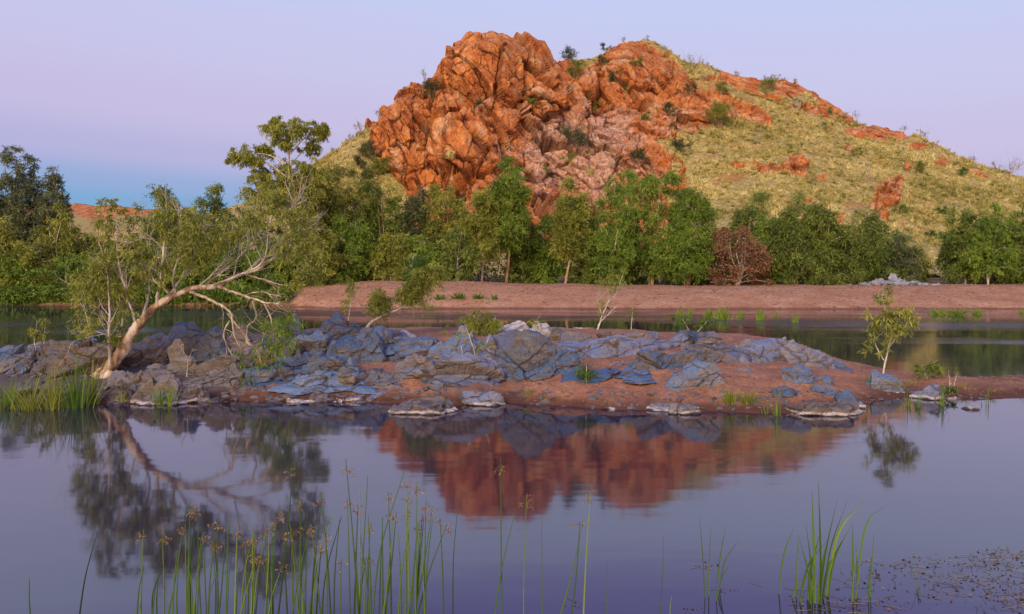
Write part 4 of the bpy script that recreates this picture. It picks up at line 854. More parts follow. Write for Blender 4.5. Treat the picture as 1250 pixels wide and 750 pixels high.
HS = [(696, 76, 24, 17, 'dark', 'dark rounded shrub standing in the saddle between the two summits'), (519, 96, 12, 16, 'grey', 'small grey shrub on the skyline left of the main crag'),
 (463, 147, 10, 14, 'grey', 'thin grey shrub at the skyline on the lower step of the cliff'), (438, 168, 12, 20, 'grey', 'bare grey shrub on the grassy shoulder at the cliff\'s outer foot'),
 (428, 176, 9, 12, 'grey', 'small bare grey shrub lowest on the outer skyline of the hill'), (527, 124, 22, 24, 'dark', 'dark bush in the notch between the lower step and the main crag'),
 (592, 138, 22, 15, 'dark', 'olive bush growing on the middle of the orange crag'), (649, 131, 14, 10, 'olive', 'small olive bush under the overhanging block of the crag'),
 (697, 180, 44, 22, 'dark', 'wide dark bush in the gully below the crag, largest on the rock'), (703, 99, 22, 22, 'olive', 'green bush just below the saddle between the summits'),
 (694, 199, 18, 14, 'olive', 'olive bush on the pale scree under the wide dark bush'), (725, 137, 14, 18, 'olive', 'narrow bush at the top of the pale scree'),
 (667, 214, 16, 12, 'olive', 'low olive bush on the pink striped scree'), (780, 201, 24, 18, 'dark', 'dark bush on the scree just over the middle grove'),
 (740, 56, 14, 12, 'dark', 'dark shrub on the skyline where the second summit begins'), (761, 51, 10, 8, 'grey', 'tiny grey shrub on the skyline of the second summit'), (789, 50, 8, 9, 'grey', 'tiny bare shrub at the very top of the second summit'),
 (813, 62, 12, 9, 'grey', 'bare grey shrub just right of the second summit top'), (845, 82, 26, 14, 'grey', 'wide grey shrub on the skyline below the second summit'), (862, 82, 14, 10, 'grey', 'thin grey shrub beside the wide skyline shrub'),
 (902, 94, 12, 11, 'grey', 'grey shrub at the start of the upper rock band skyline'), (933, 98, 10, 9, 'grey', 'first tiny shrub on the rock band skyline'), (948, 99, 10, 9, 'grey', 'second tiny shrub on the rock band skyline'), (960, 100, 12, 9, 'grey', 'third tiny shrub on the rock band skyline'), (972, 104, 8, 9, 'grey', 'fourth tiny shrub on the rock band skyline, lowest of the row'),
 (937, 112, 28, 17, 'olive', 'bright olive dome shaped bush under the rock band'), (755, 101, 22, 15, 'dark', 'dark bush on the orange face of the second summit'), (776, 82, 16, 12, 'olive', 'olive bush high on the orange face of the second summit'),
 (735, 82, 16, 13, 'dark', 'dark bush at the left edge of the second summit face'), (842, 116, 18, 14, 'dark', 'dark bush on rock below the skyline grass patch'), (879, 116, 20, 14, 'olive', 'olive bush in the grass tongue below the skyline'),
 (815, 141, 20, 16, 'dark', 'round dark bush on the lower rocks of the second summit'), (789, 148, 16, 12, 'olive', 'small olive bush left of the round dark bush'), (878, 158, 36, 30, 'olive', 'largest bush on the hill, airy olive, at the rock and grass border'),
 (925, 178, 12, 22, 'grey', 'thin bare sapling in the grass above the small outcrops'), (990, 184, 14, 16, 'grey', 'bare grey sapling in the middle of the grassy slope'), (832, 186, 26, 16, 'dark', 'dark bush at the foot of the orange rocks over the grove'),
 (975, 136, 22, 18, 'grey', 'straggly grey shrub below the upper rock band'), (1012, 142, 10, 10, 'olive', 'small olive bush at the end of the upper rock band'),
 (1038, 146, 16, 12, 'grey', 'bare shrub on the skyline at the end of the rock band'), (1046, 149, 12, 13, 'grey', 'leaning bare shrub on the skyline beyond the rock band'), (1101, 162, 12, 9, 'grey', 'small grey shrub on the skyline halfway down the slope'),
 (1127, 175, 14, 20, 'grey', 'tall thin bare shrub on the skyline halfway down the slope'), (1140, 180, 12, 9, 'grey', 'low grey shrub right below the tall thin skyline shrub'), (1188, 197, 16, 10, 'grey', 'low grey shrub on the lower skyline'), (1215, 208, 14, 10, 'grey', 'grey shrub second from the frame edge on the skyline'), (1234, 216, 24, 22, 'grey', 'branching grey shrub on the skyline nearest the frame edge'),
 (1098, 186, 10, 8, 'grey', 'small grey tuft of twigs under the skyline slope'), (1124, 212, 16, 15, 'olive', 'olive bush on the grassy slope'), (1175, 216, 16, 11, 'bright', 'bright green low bush on the lower grassy slope'), (1150, 262, 18, 10, 'bright', 'yellow green low bush above the far right grove'),
 (1100, 262, 20, 12, 'olive', 'low olive bush beside the lowest red outcrop'), (1060, 222, 14, 22, 'grey', 'bare sapling left of the large red outcrop'), (1135, 290, 14, 9, 'bright', 'low yellow bush at the bottom of the slope'),
 (452, 196, 34, 22, 'dark', 'dark bush on the grassy foot left of the orange cliff'), (468, 214, 30, 20, 'olive', 'olive bush at the base of the orange cliff'), (440, 205, 18, 14, 'dark', 'small dark bush beside the dark bush left of the cliff'),
 (1005, 160, 12, 10, 'olive', 'small bush in tall grass below the skyline rocks'), (1045, 190, 12, 9, 'olive', 'little olive bush in the middle of the pale slope')]
for i, (px, py, w, h, lf, lab) in enumerate(HS): hill_shrub(px, py, w, h, lf, lab, 500 + i, bare=(lf == 'grey'))

# ------------------------------------------------------------------ leaning paperbark on the bar
def px_path(rows, D, n=6, nzs=None, r=None, wob=0.):
    """rows: px, py, radius px, depth offset"""
    q = smooth_path([(a[0], a[1], a[2], (a[3] if len(a) > 3 else 0)) for a in rows], n); d = D + q[:, 3]
    p = np.stack([(q[:, 0] - 625) / F * d, d, CAM_H - (q[:, 1] - HOR) / F * d], 1)
    if wob and r is not None: p[1:] += np.cumsum(r.normal(size=p[1:].shape), 0) * wob * .3
    return p, q[:, 2] / F * d
def twig_tree(mb, r, p0, d0, L, rad, depth, wob=.25, kids=3, ends=None, drop_=0.):
    n = 6; p = [p0]; d = norm(d0)
    for i in range(n):
        d = norm(d + r.normal(size=3) * wob * .45 + [0, 0, -drop_ * .18]); p.append(p[-1] + d * L / n)
    p = np.array(p); mb.add(*tube(p, np.linspace(rad, rad * .35, n + 1), 5 if rad > .008 else 3))
    if ends is not None: ends.append((p[-1], d, depth)); ends.append((p[n // 2 + 1], d, depth))
    if depth > 0:
        for k in range(kids):
            i = r.randint(2, n + 1); dd = norm(d + r.normal(size=3) * .75)
            twig_tree(mb, r, p[i], dd, L * r.uniform(.45, .75), rad * .5, depth - 1, wob, kids, ends, drop_)
LT = 17.0
r = rs(900)
base = P(116, 468, LT); base[2] = 0
tree = thing('leaning_paperbark', base, 'pale barked paperbark tree leaning low over the rocks, rooted beside the reeds', 'tree')
mb = MB()
main, rad = px_path([(84, 500, 15, -.1), (104, 480, 16, 0), (120, 464, 15, 0), (133, 450, 13, 0), (150, 427, 11, 0), (163, 404, 9.6, 0), (184, 380, 8.4, 0), (204, 366, 7.4, 0), (236, 352, 6.4, .1), (262, 350, 6, .2), (290, 337, 4.8, .3), (316, 328, 4, .4), (334, 314, 3, .5), (346, 297, 2.2, .6), (358, 284, 1.4, .6)], LT, 8)
rad = rad * np.linspace(.70, .45, len(rad)) * (1 + .10 * vnoise(np.stack([np.arange(len(rad)) * .8, np.zeros(len(rad)), np.zeros(len(rad))], 1), 4))
V, Q = tube(main, rad, 16)
k_ = np.repeat(rad, 16)[:, None]; cen = np.repeat(main, 16, 0); V = cen + (V - cen) * (1 + .22 * fbm(V * [8, 8, 5], 4, 6))[:, None]; mb.add(V, Q)
# flared roots
for a, b_ in ((150, 486), (140, 490), (128, 492), (112, 492), (98, 486), (160, 478), (120, 488), (134, 484)):
    q, rr_ = px_path([(128, 456, 7, -.1), ((128 + a) / 2 + 3, (456 + b_) / 2 - 4, 4, -.3), (a, b_, 1.8, -.5)], LT, 5, r=r, wob=.02); mb.add(*tube(q, rr_, 6))
mb.build('trunk', BARK_PAPER, tree, origin=base)
LIMBS = [ [(190, 374, 4, 0), (196, 350, 3.4, -.1), (201, 322, 2.8, -.2), (203, 290, 2.2, -.2), (205, 258, 1.2, -.2)],
 [(172, 392, 3.5, 0), (178, 374, 2.8, .2), (182, 350, 2.3, .3), (178, 322, 1.7, .3), (168, 296, 1, .3)], [(166, 398, 3, 0), (158, 370, 2.3, -.2), (150, 344, 1.8, -.2), (143, 312, 1.2, -.3), (140, 288, .8, -.3)],
 [(134, 445, 3.4, -.3), (133, 410, 2.8, -.4), (134, 374, 2.3, -.4), (130, 330, 1.8, -.4), (121, 288, 1, -.5)], [(144, 434, 3, .1), (148, 400, 2.5, .2), (151, 368, 2, .3), (162, 334, 1.5, .4), (170, 300, .9, .4)],
 [(124, 452, 2.6, .2), (112, 420, 2, .3), (108, 385, 1.5, .3), (100, 350, 1, .3)],
 [(200, 366, 3.4, 0), (218, 346, 2.8, .2), (232, 322, 2.2, .3), (238, 296, 1.7, .3), (243, 266, 1, .3)], [(214, 358, 3, 0), (214, 336, 2.4, -.2), (220, 312, 1.9, -.2), (222, 284, 1.3, -.2), (218, 250, .8, -.2)],
 [(205, 358, 2.6, 0), (190, 335, 2, .1), (186, 305, 1.5, .1), (190, 272, .9, .1)],
 [(262, 348, 3.2, .2), (277, 341, 2.7, .1), (300, 330, 2.2, .1), (318, 320, 2, .1), (325, 296, 1.6, .1), (329, 272, 1, .1)], [(318, 324, 2.6, .4), (336, 303, 2, .5), (348, 294, 1.6, .6), (362, 284, 1, .6)],
 [(330, 312, 2, .5), (340, 308, 1.6, .3), (360, 312, 1.1, .2), (378, 320, .7, .2)], [(285, 340, 2, .3), (290, 318, 1.6, .3), (300, 300, 1.2, .3), (296, 276, .7, .3)], [(240, 352, 2.2, .1), (262, 330, 1.6, .1), (276, 312, 1.1, .1), (284, 288, .7, .1)],
 [(322, 300, 1.6, .5), (312, 280, 1.1, .5), (308, 256, .7, .5)], [(340, 290, 1.6, .5), (352, 262, 1.1, .5), (366, 240, .7, .5)]]
mb = MB(); ends = []
for L_ in LIMBS:
    q, rr_ = px_path(L_, LT, 6, r=r, wob=.03); mb.add(*tube(q, rr_ * .5, 7))
    for k in range(12):
        i = r.randint(len(q) // 4, len(q)); d = q[min(i + 1, len(q) - 1)] - q[i - 1]
        twig_tree(mb, r, q[i], norm(d) + r.normal(size=3) * .55 + [0, 0, .15], r.uniform(.3, .75), .009, 2, .3, 2, ends, -.3)
mb.build('limbs', BARK_PALE, tree, origin=base)
DEADL = [[(232, 357, 3.2, 0), (252, 366, 3, -.2), (272, 376, 2.6, -.3), (280, 390, 2.2, -.4), (283, 407, 1.8, -.4), (290, 422, 1.2, -.4)], [(278, 383, 2, -.3), (292, 400, 1.7, -.4), (302, 417, 1.5, -.4), (315, 431, 1.2, -.4), (320, 458, .8, -.4)],
 [(266, 350, 3.2, .1), (289, 359, 2.8, 0), (309, 367, 2.4, -.1), (329, 373, 2, -.2), (345, 371, 1.2, -.2)], [(308, 367, 2, -.1), (311, 387, 1.6, -.1), (300, 400, 1.1, -.2), (298, 420, .8, -.2)], [(322, 371, 1.6, -.2), (332, 383, 1.3, -.2), (334, 402, .9, -.2)],
 [(280, 392, 1.6, -.4), (272, 408, 1.2, -.4), (276, 432, .8, -.4)], [(296, 362, 1.8, 0), (318, 358, 1.4, .1), (340, 364, .9, .1)], [(300, 336, 1.8, .3), (322, 342, 1.3, .3), (344, 350, .8, .3)], [(250, 352, 1.6, 0), (262, 340, 1.2, -.2), (280, 326, .8, -.2)]]
mb = MB()
for L_ in DEADL:
    q, rr_ = px_path(L_, LT, 6, r=r, wob=.03); mb.add(*tube(q, rr_ * .6, 6))
    for k in range(9):
        i = r.randint(len(q) // 3, len(q)); d = q[min(i + 1, len(q) - 1)] - q[i - 1]
        twig_tree(mb, r, q[i], norm(d) + r.normal(size=3) * .6, r.uniform(.2, .5), .006, 2, .4, 2, None, .1)
tag(mb.build('dead_branches', BARK_DEAD, tree, origin=base), 'bleached bare branches hanging towards the rocks')
FOL = [(118, 318, 24, 44), (128, 262, 14, 20), (104, 360, 16, 40), (150, 300, 26, 42), (140, 350, 24, 34), (180, 300, 20, 46), (205, 262, 22, 34), (216, 300, 26, 40), (240, 290, 20, 40), (232, 250, 14, 18), (190, 340, 18, 20), (108, 400, 12, 24), (134, 400, 12, 24),
 (328, 250, 26, 26), (352, 262, 24, 28), (305, 268, 22, 24), (372, 300, 22, 30), (345, 300, 20, 22), (290, 285, 16, 20), (376, 330, 14, 20), (268, 300, 14, 20), (262, 270, 12, 14), (360, 345, 14, 12)]
C, R = [], []
for cx, cy, rx, ry in FOL:
    for k in range(int(rx * ry / 33)):
        a, b_ = r.normal() * .5, r.normal() * .5; C.append(P(cx + a * rx, cy + b_ * ry, LT + r.normal() * .45)); R.append(r.uniform(.12, .24))
C, R = np.array(C), np.array(R)
def crown_on(parent, name, C, R, leaf, r, base, n_tw=7, n_lf=10, L=.10, W=.021, droop=.5, upb=.2, tw=True, bark=None, tint=.55):
    mb = MB(); spray_leaves(mb, r, C, R, np.clip(tint + .15 * r.normal(size=len(C)), .05, .95), n_tw, n_lf, L, W, droop, upb); o = mb.build(name, LEAF[leaf], parent, origin=base, smooth=False); return o
crown_on(tree, 'crown', C, R, 'olive', r, base)
# drooping leafy ends
C, R = [], []
for cx, cy, rx, ry, n in [(334, 408, 20, 22, 20), (350, 390, 18, 14, 14), (318, 440, 22, 18, 18), (296, 458, 18, 14, 16), (340, 450, 16, 16, 8), (356, 404, 10, 16, 8)]:
    for k in range(n): C.append(P(cx + r.normal() * .5 * rx, cy + r.normal() * .5 * ry, LT - .4 + r.normal() * .2)); R.append(r.uniform(.12, .2))
crown_on(tree, 'drooping_foliage', np.array(C), np.array(R), 'green', r, base, 6, 7, .085, .016, .9, -.1, tint=.45)

# ------------------------------------------------------------------ saplings and shrubs of the bar
def sapling(px, pyb, rows, fol, leaf, label, seed, name='sapling', cat='sapling', bark=BARK_PALE, D=None, twigs=6, tl=.35, lsize=(.10, .02), ntw=6, nlf=7, rr=(.08, .16), tint=.5, droop=.5, group='young trees on the bar'):
    r = rs(seed); g = hit(T_ISL, px, pyb); D = D or (g[1] if g is not None else 18.)
    b = P(px, pyb, D); root = thing(name, b, label, cat, group); mb = MB()
    for L_ in rows:
        q, rd_ = px_path(L_, D, 6, r=r, wob=.015); mb.add(*tube(q, rd_ * .42, 6))
        for k in range(twigs):
            i = r.randint(len(q) // 3, len(q)); d = q[min(i + 1, len(q) - 1)] - q[i - 1]
            twig_tree(mb, r, q[i], norm(d) + r.normal(size=3) * .5, r.uniform(.4, 1) * tl, .005, 1, .3, 2)
    mb.build('stem', bark, root, origin=b)
    C, R = [], []
    for cx, cy, rx, ry, n in fol:
        for k in range(n): C.append(P(cx + r.normal() * .5 * rx, cy + r.normal() * .5 * ry, D + r.normal() * .15)); R.append(r.uniform(*rr))
    if C: crown_on(root, 'foliage', np.array(C), np.array(R), leaf, r, b, ntw, nlf, lsize[0], lsize[1], droop, tint=tint)
    return root
sapling(444, 404, [[(442, 408, 4.2, 0), (452, 394, 4, 0), (470, 384, 3.4, 0), (490, 376, 2.8, 0), (508, 362, 2, 0), (524, 348, 1.4, 0), (534, 334, .8, 0)], [(452, 396, 3, .1), (466, 382, 2.2, .2), (480, 368, 1.6, .2), (490, 352, 1, .2)], [(490, 376, 2, 0), (512, 374, 1.4, -.1), (530, 366, .8, -.1)], [(500, 368, 1.8, 0), (506, 350, 1.3, .1), (508, 334, .8, .1)]],
 [(512, 345, 16, 14, 44), (528, 334, 16, 9, 34), (500, 360, 14, 12, 26), (466, 372, 12, 10, 26), (460, 362, 10, 8, 14)], 'olive', 'leaning half dead shrub with white bare stems sprouting behind the tallest blue boulder', 601, name='leaning_shrub', cat='shrub', D=22.5, twigs=9, rr=(.16, .3), ntw=8, nlf=9)
sapling(496, 404, [[(488, 384, 1.6, 0), (494, 362, 1.4, 0), (500, 340, 1, 0), (505, 316, .6, 0)]], [(502, 340, 10, 20, 26), (508, 322, 10, 12, 18), (497, 362, 8, 10, 10)], 'bright', 'fresh green upright shoot beside the leaning half dead shrub', 602, D=23, tint=.3, rr=(.12, .24))
sapling(430, 392, [[(424, 396, 1.5, 0), (428, 372, 1.2, 0), (434, 346, .7, 0)]], [(430, 350, 10, 12, 10), (424, 366, 8, 8, 6)], 'olive', 'thin airy shoot behind the tallest blue boulder', 603, D=24, rr=(.12, .2))
sapling(722, 418, [[(723, 420, 2.8, 0), (730, 400, 2.3, 0), (735, 382, 1.8, 0), (742, 364, 1.3, 0), (748, 346, .8, 0)], [(730, 398, 1.8, 0), (738, 388, 1.4, .1), (752, 374, .8, .1)], [(734, 384, 1.4, 0), (730, 368, 1, 0), (734, 350, .6, 0)], [(738, 374, 1.3, 0), (752, 360, .9, 0), (758, 344, .6, 0)]],
 [(745, 345, 12, 9, 14), (736, 372, 8, 10, 6)], 'olive', 'bare pale sapling with forked twigs at the back edge of the bar', 604, twigs=10, D=24, rr=(.08, .16), ntw=4)
sapling(770, 412, [[(770, 414, 1.7, 0), (771, 396, 1.3, 0), (773, 376, .8, 0)]], [(773, 378, 5, 6, 4)], 'olive', 'single thin bare stem behind the broad mauve slab', 605, twigs=3, tl=.2, D=24, ntw=4)
sapling(1077, 462, [[(1077, 464, 3.2, 0), (1079, 444, 2.7, 0), (1083, 424, 2.2, 0), (1087, 402, 1.7, 0), (1080, 382, 1.3, 0), (1076, 364, 1, 0), (1077, 352, .7, 0)], [(1079, 440, 1.8, 0), (1070, 424, 1.5, .1), (1068, 404, 1, .1), (1072, 388, .7, .1)], [(1083, 428, 1.6, 0), (1096, 410, 1.3, -.1), (1106, 396, .8, -.1)], [(1086, 404, 1.4, 0), (1100, 388, 1, 0), (1112, 378, .6, 0)]],
 [(1092, 388, 20, 12, 13), (1078, 364, 10, 12, 6), (1110, 383, 12, 8, 8), (1072, 398, 12, 12, 6), (1098, 404, 16, 10, 7), (1070, 420, 10, 10, 3)], 'olive', 'leafy green sapling standing alone at the thin end of the bar', 606, twigs=4, lsize=(.13, .024), rr=(.1, .2), tint=.62, ntw=6)
sapling(560, 476, [[(573, 474, 2.4, 0), (580, 452, 2, 0), (578, 430, 1.6, 0), (572, 410, 1, 0), (566, 396, .6, 0)], [(578, 474, 2, 0), (586, 450, 1.6, 0), (592, 425, 1.1, 0), (598, 408, .6, 0)], [(565, 474, 1.6, 0), (568, 450, 1.2, 0), (562, 424, .8, 0)]],
 [(560, 400, 14, 8, 5), (590, 418, 10, 10, 4)], 'reedy', 'cluster of bare whitish saplings in front of the broad purple boulder', 607, twigs=7, D=17.0, tl=.25, ntw=3, nlf=5, rr=(.06, .12))
sapling(590, 470, [[(634, 468, 2.2, 0), (640, 440, 1.8, 0), (646, 414, 1.2, 0), (652, 392, .7, 0)]], [(652, 392, 10, 6, 7)], 'reedy', 'thin yellowish stem leaning against the massive cracked boulder', 608, twigs=3, D=17.5, tl=.25, ntw=3, nlf=5, rr=(.06, .12), bark=BARK_TAN)
sapling(590, 410, [[(590, 420, 1.4, 0), (586, 400, 1, 0), (578, 386, .6, 0)], [(590, 420, 1.4, 0), (598, 402, 1, 0), (604, 388, .6, 0)]], [(578, 388, 16, 8, 8), (596, 396, 16, 12, 13), (602, 414, 10, 10, 6)], 'reedy', 'yellow green bush with long leaves behind the blue pyramid boulder', 609, name='bush', cat='bush', D=22, lsize=(.26, .022), rr=(.1, .2), droop=.9, twigs=2)
sapling(845, 406, [[(845, 410, 1.2, 0), (838, 398, .9, 0), (832, 388, .5, 0)], [(847, 410, 1.2, 0), (858, 400, .9, 0), (866, 392, .5, 0)]], [(834, 392, 10, 6, 10), (862, 394, 12, 6, 12)], 'bright', 'sparse green twigs sprouting at the back edge behind the bright blue boulder', 610, D=23, rr=(.08, .14), twigs=3, tl=.2, ntw=4)
sapling(1135, 462, [[(1130, 466, 1.4, 0), (1132, 456, 1.1, 0), (1136, 446, .7, 0)], [(1130, 466, 1, 0), (1122, 454, .8, 0)], [(1131, 462, 1, 0), (1144, 452, .7, 0)]], [(1134, 447, 12, 4, 7), (1146, 452, 8, 3, 4), (1122, 455, 7, 3, 3)], 'dark', 'low dark leaved bush on the spit above the grey rounded boulder', 611, name='bush', cat='bush', lsize=(.10, .026), rr=(.05, .10), twigs=3, tl=.15)
sapling(1162, 482, [[(1160, 486, 1, 0), (1158, 470, .8, 0), (1157, 452, .5, 0)], [(1162, 486, 1, 0), (1164, 472, .7, 0), (1168, 460, .4, 0)]], [(1160, 475, 8, 8, 8)], 'bright', 'spindly green shoots at the edge of the spit near the white topped stone', 612, twigs=2, tl=.1, rr=(.04, .08), ntw=4)
sapling(716, 468, [[(716, 470, 1, 0), (716, 462, .8, 0), (717, 448, .5, 0)]], [(717, 452, 14, 3, 7), (716, 456, 12, 4, 4)], 'bright', 'small palm like seedling over the triangular blue slab', 613, lsize=(.13, .018), rr=(.07, .13), twigs=0, ntw=4)
sapling(46, 450, [[(44, 462, 2, 0), (46, 440, 1.5, 0), (40, 420, 1, 0), (44, 394, .6, 0)], [(52, 462, 1.6, 0), (54, 430, 1.1, 0), (56, 398, .6, 0)]], [(46, 404, 12, 10, 9), (56, 398, 8, 6, 5)], 'olive', 'thin twiggy sapling behind the green reed bed', 614, D=17.5, twigs=4, tl=.2, rr=(.06, .12), ntw=4)
sapling(228, 452, [[(228, 460, 1.6, 0), (229, 440, 1.2, 0), (222, 424, .8, 0)], [(229, 442, 1, 0), (236, 426, .6, 0)]], [], 'olive', 'tiny bare twig standing before the brown pyramid boulder', 615, D=16.2, twigs=3, tl=.15)
# bleached sticks
def stick(rows, D, label, z=None, name='log'):
    q, rd_ = px_path(rows, D, 6); c = q.mean(0); mb = MB(); mb.add(*tube(q, rd_, 8)); tag(mb.build(name, BARK_DEAD, origin=c), label, name)
stick([(-30, 482, 3.6, 0), (8, 477, 3.4, 0), (44, 471, 2.6, 0)], 16.8, 'bleached fallen log lying in the shallows beside the reeds')
stick([(700, 402, 2.6, 0), (714, 403, 2.8, 0), (724, 402, 2.2, 0)], 31., 'short bleached log floating in the channel behind the bar')
stick([(889, 471, 1.2, 0), (898, 466, 1, 0), (910, 459, .6, 0)], 17.4, 'thin pale stick lying on the pink sand', name='stick')

# ------------------------------------------------------------------ grass tufts and reeds
def tuft(px, pyb, w, h, n, leaf, label, seed, tree=None, D=None, name='grass_tuft', cat='grass tuft', bw=.010, upright=.3, group='grass tufts on the bar'):
    r = rs(seed); g = hit(tree, px, pyb) if tree is not None else None; D = D or (g[1] if g is not None else CAM_H * F / (pyb - HOR))
    b = P(px, pyb, D); mb = MB(); W = w / F * D; H = h / F * D
    for k in range(n):
        a = r.uniform(0, 6.28); rr = abs(r.normal()) * W * .24; bx = b + [math.cos(a) * rr, math.sin(a) * rr * .6, -.02]
        hh = H * r.uniform(.3, 1.05) * max(.25, 1 - (rr / W) ** 1.2 * .9); out = np.array([math.cos(a), math.sin(a), 0]) * W * upright * r.uniform(.2, 1.1) + r.normal(size=3) * .02
        blade(mb, bx, bx + out + [0, 0, hh], bw * r.uniform(.7, 1.3), out * -.15, r, tint=np.clip(.5 + r.normal() * .2, 0, 1))
    return tag(mb.build(name, LEAF[leaf], origin=b, smooth=False), label, cat, group)
TUF = [(540, 476, 30, 40, 150, 'reedy', 'biggest bushy grass tuft, in front of the broad purple boulder', .6), (468, 432, 20, 22, 60, 'reedy', 'yellow green tuft between the blue boulders behind the pink hollow', .5),
 (890, 492, 24, 24, 90, 'reedy', 'yellow grass tuft on the front bank below the thin pale stick', .4), (913, 492, 34, 20, 110, 'reedy', 'wide yellow green tuft beside the tuft under the thin pale stick', .4), (951, 484, 16, 12, 30, 'reedy', 'small tuft touching the small blue boulder on the front bank', .5),
 (197, 494, 36, 34, 46, 'reed', 'thin green tuft growing from the crack of the domed waterline block', .4), (208, 498, 10, 32, 22, 'lime', 'bright lime shoots at the foot of the domed waterline block', .25), (150, 490, 12, 22, 18, 'reedy', 'small shoots on the dark block beside the roots', .3),
 (1096, 478, 18, 22, 40, 'reedy', 'tuft beside the rounded blue boulder at the sapling', .5), (1112, 470, 18, 12, 30, 'reedy', 'low tuft between the green sapling and the grey boulder', .5), (1178, 474, 20, 10, 26, 'reedy', 'low green tuft on the thin spit', .5), (1062, 470, 22, 20, 26, 'reed', 'thin tuft on the bank left of the rounded blue boulder', .5),
 (1035, 440, 18, 18, 30, 'reed', 'dark green tuft at the back edge right of the lavender ridge', .6), (645, 482, 14, 12, 26, 'reedy', 'small weed on the sand before the massive cracked boulder', .6), (690, 480, 12, 9, 16, 'reedy', 'tiny weed on the sand left of the triangular slab', .6), (664, 484, 10, 8, 14, 'reedy', 'tiny weed on the gravel bank between two larger weeds', .6), (1210, 478, 12, 10, 16, 'reedy', 'small tuft on the spit near the frame edge', .5),
 (868, 444, 12, 8, 12, 'reedy', 'wee yellow tuft in the cracks of the mauve slab', .6), (622, 442, 22, 16, 30, 'reedy', 'olive grass between the grey boulders left of the massive boulder', .6)]
for i, (px, py, w, h, n, lf, lab, up) in enumerate(TUF): tuft(px, py, w, h, n, lf, lab, 700 + i, T_ISL, upright=up, D=(16.2 if i == 0 else (14.9 if i in (5, 6, 7) else None)))
# reed bed beside the leaning tree
RB = [(6, 498, 70, 46, 90, 'reed', 'dull green reed clump cut by the frame edge'), (38, 500, 60, 52, 80, 'reedy', 'yellow green reed clump around the bleached log'), (64, 500, 40, 62, 60, 'reedy', 'yellowish reed clump between the log clump and the tall dark clump'), (90, 498, 46, 74, 90, 'reed', 'tall dark green reed clump left of the leaning tree foot'), (112, 494, 34, 60, 60, 'reedy', 'reed clump touching the roots of the leaning tree')]
for i, (px, py, w, h, n, lf, lab) in enumerate(RB): tuft(px, py, w, h, n, lf, lab, 740 + i, None, name='reed_clump', cat='reeds', bw=.014, upright=.5, group='reed bed beside the leaning tree')
# thin shoots in the water along the bar
for i, (px, py, h, n, lab) in enumerate([(936, 506, 24, 8, 'few reeds standing in the water before the front bank'), (949, 508, 34, 12, 'reed shoots in the water just right of the front bank reeds'), (1040, 492, 22, 8, 'sparse shoots by the foot of the spiked boulder'), (1108, 496, 30, 12, 'shoots in the water below the blue rounded boulder'), (1122, 498, 26, 8, 'sparse reed shoots left of the grey rounded boulder'), (1150, 496, 34, 14, 'reed shoots at the edge right of the grey rounded boulder'), (1206, 494, 24, 7, 'sparse shoots off the thin spit')]):
    tuft(px, py, 16, h, n, 'reed', lab, 760 + i, None, name='reed_clump', cat='reeds', upright=.2, group='reed shoots along the waterline')
# bright reeds along the far beach
for i, (px, py, w, h, n, lab) in enumerate([(830, 386, 12, 12, 40, 'first small lime reed patch in the channel before the far beach'), (842, 384, 8, 10, 24, 'tiny lime reed patch next to the first one'), (866, 388, 18, 15, 60, 'lime reed patch left of the densest channel patch'), (882, 390, 20, 18, 90, 'densest lime reed patch standing in the channel'), (905, 388, 12, 12, 34, 'thin lime reed patch right of the densest one'), (928, 391, 14, 17, 50, 'lime reed patch in the middle of the channel row'), (948, 388, 8, 12, 20, 'thin lime reed tuft past the middle channel patch'), (970, 394, 8, 16, 30, 'last narrow lime reed patch of the channel row'), (1144, 384, 26, 10, 80, 'lime reeds at the near end of the long shoreline strip'), (1166, 385, 40, 12, 150, 'long lime green reed strip at the far shoreline'), (1192, 384, 17, 9, 80, 'lime reeds tapering off at the end of the shoreline strip'), (524, 377, 26, 7, 60, 'yellow reed strip at the waterline by the leaning dead shrub'), (1250, 383, 14, 8, 60, 'lime reeds at the shoreline by the frame edge')]):
    tuft(px, py, w, h, n, 'lime', lab, 780 + i, None, name='reed_clump', cat='reeds', bw=.03, upright=.3, group='lime reeds off the far beach')
for i, (px, py, w, h, n, lab) in enumerate([(536, 366, 22, 9, 50, 'green weeds on the far beach by the leaning shrub'), (560, 365, 26, 9, 60, 'wide green weed patch on the slope of the far beach'), (584, 365, 16, 9, 40, 'green weed patch next to the wide one on the far beach'), (603, 366, 10, 9, 26, 'small yellow weed patch ending the row on the far beach')]):
    tuft(px, py, w, h, n, 'bright', lab, 800 + i, T_GRD, name='weed_patch', cat='weeds', bw=.07, upright=.3, group='weeds on the far beach')

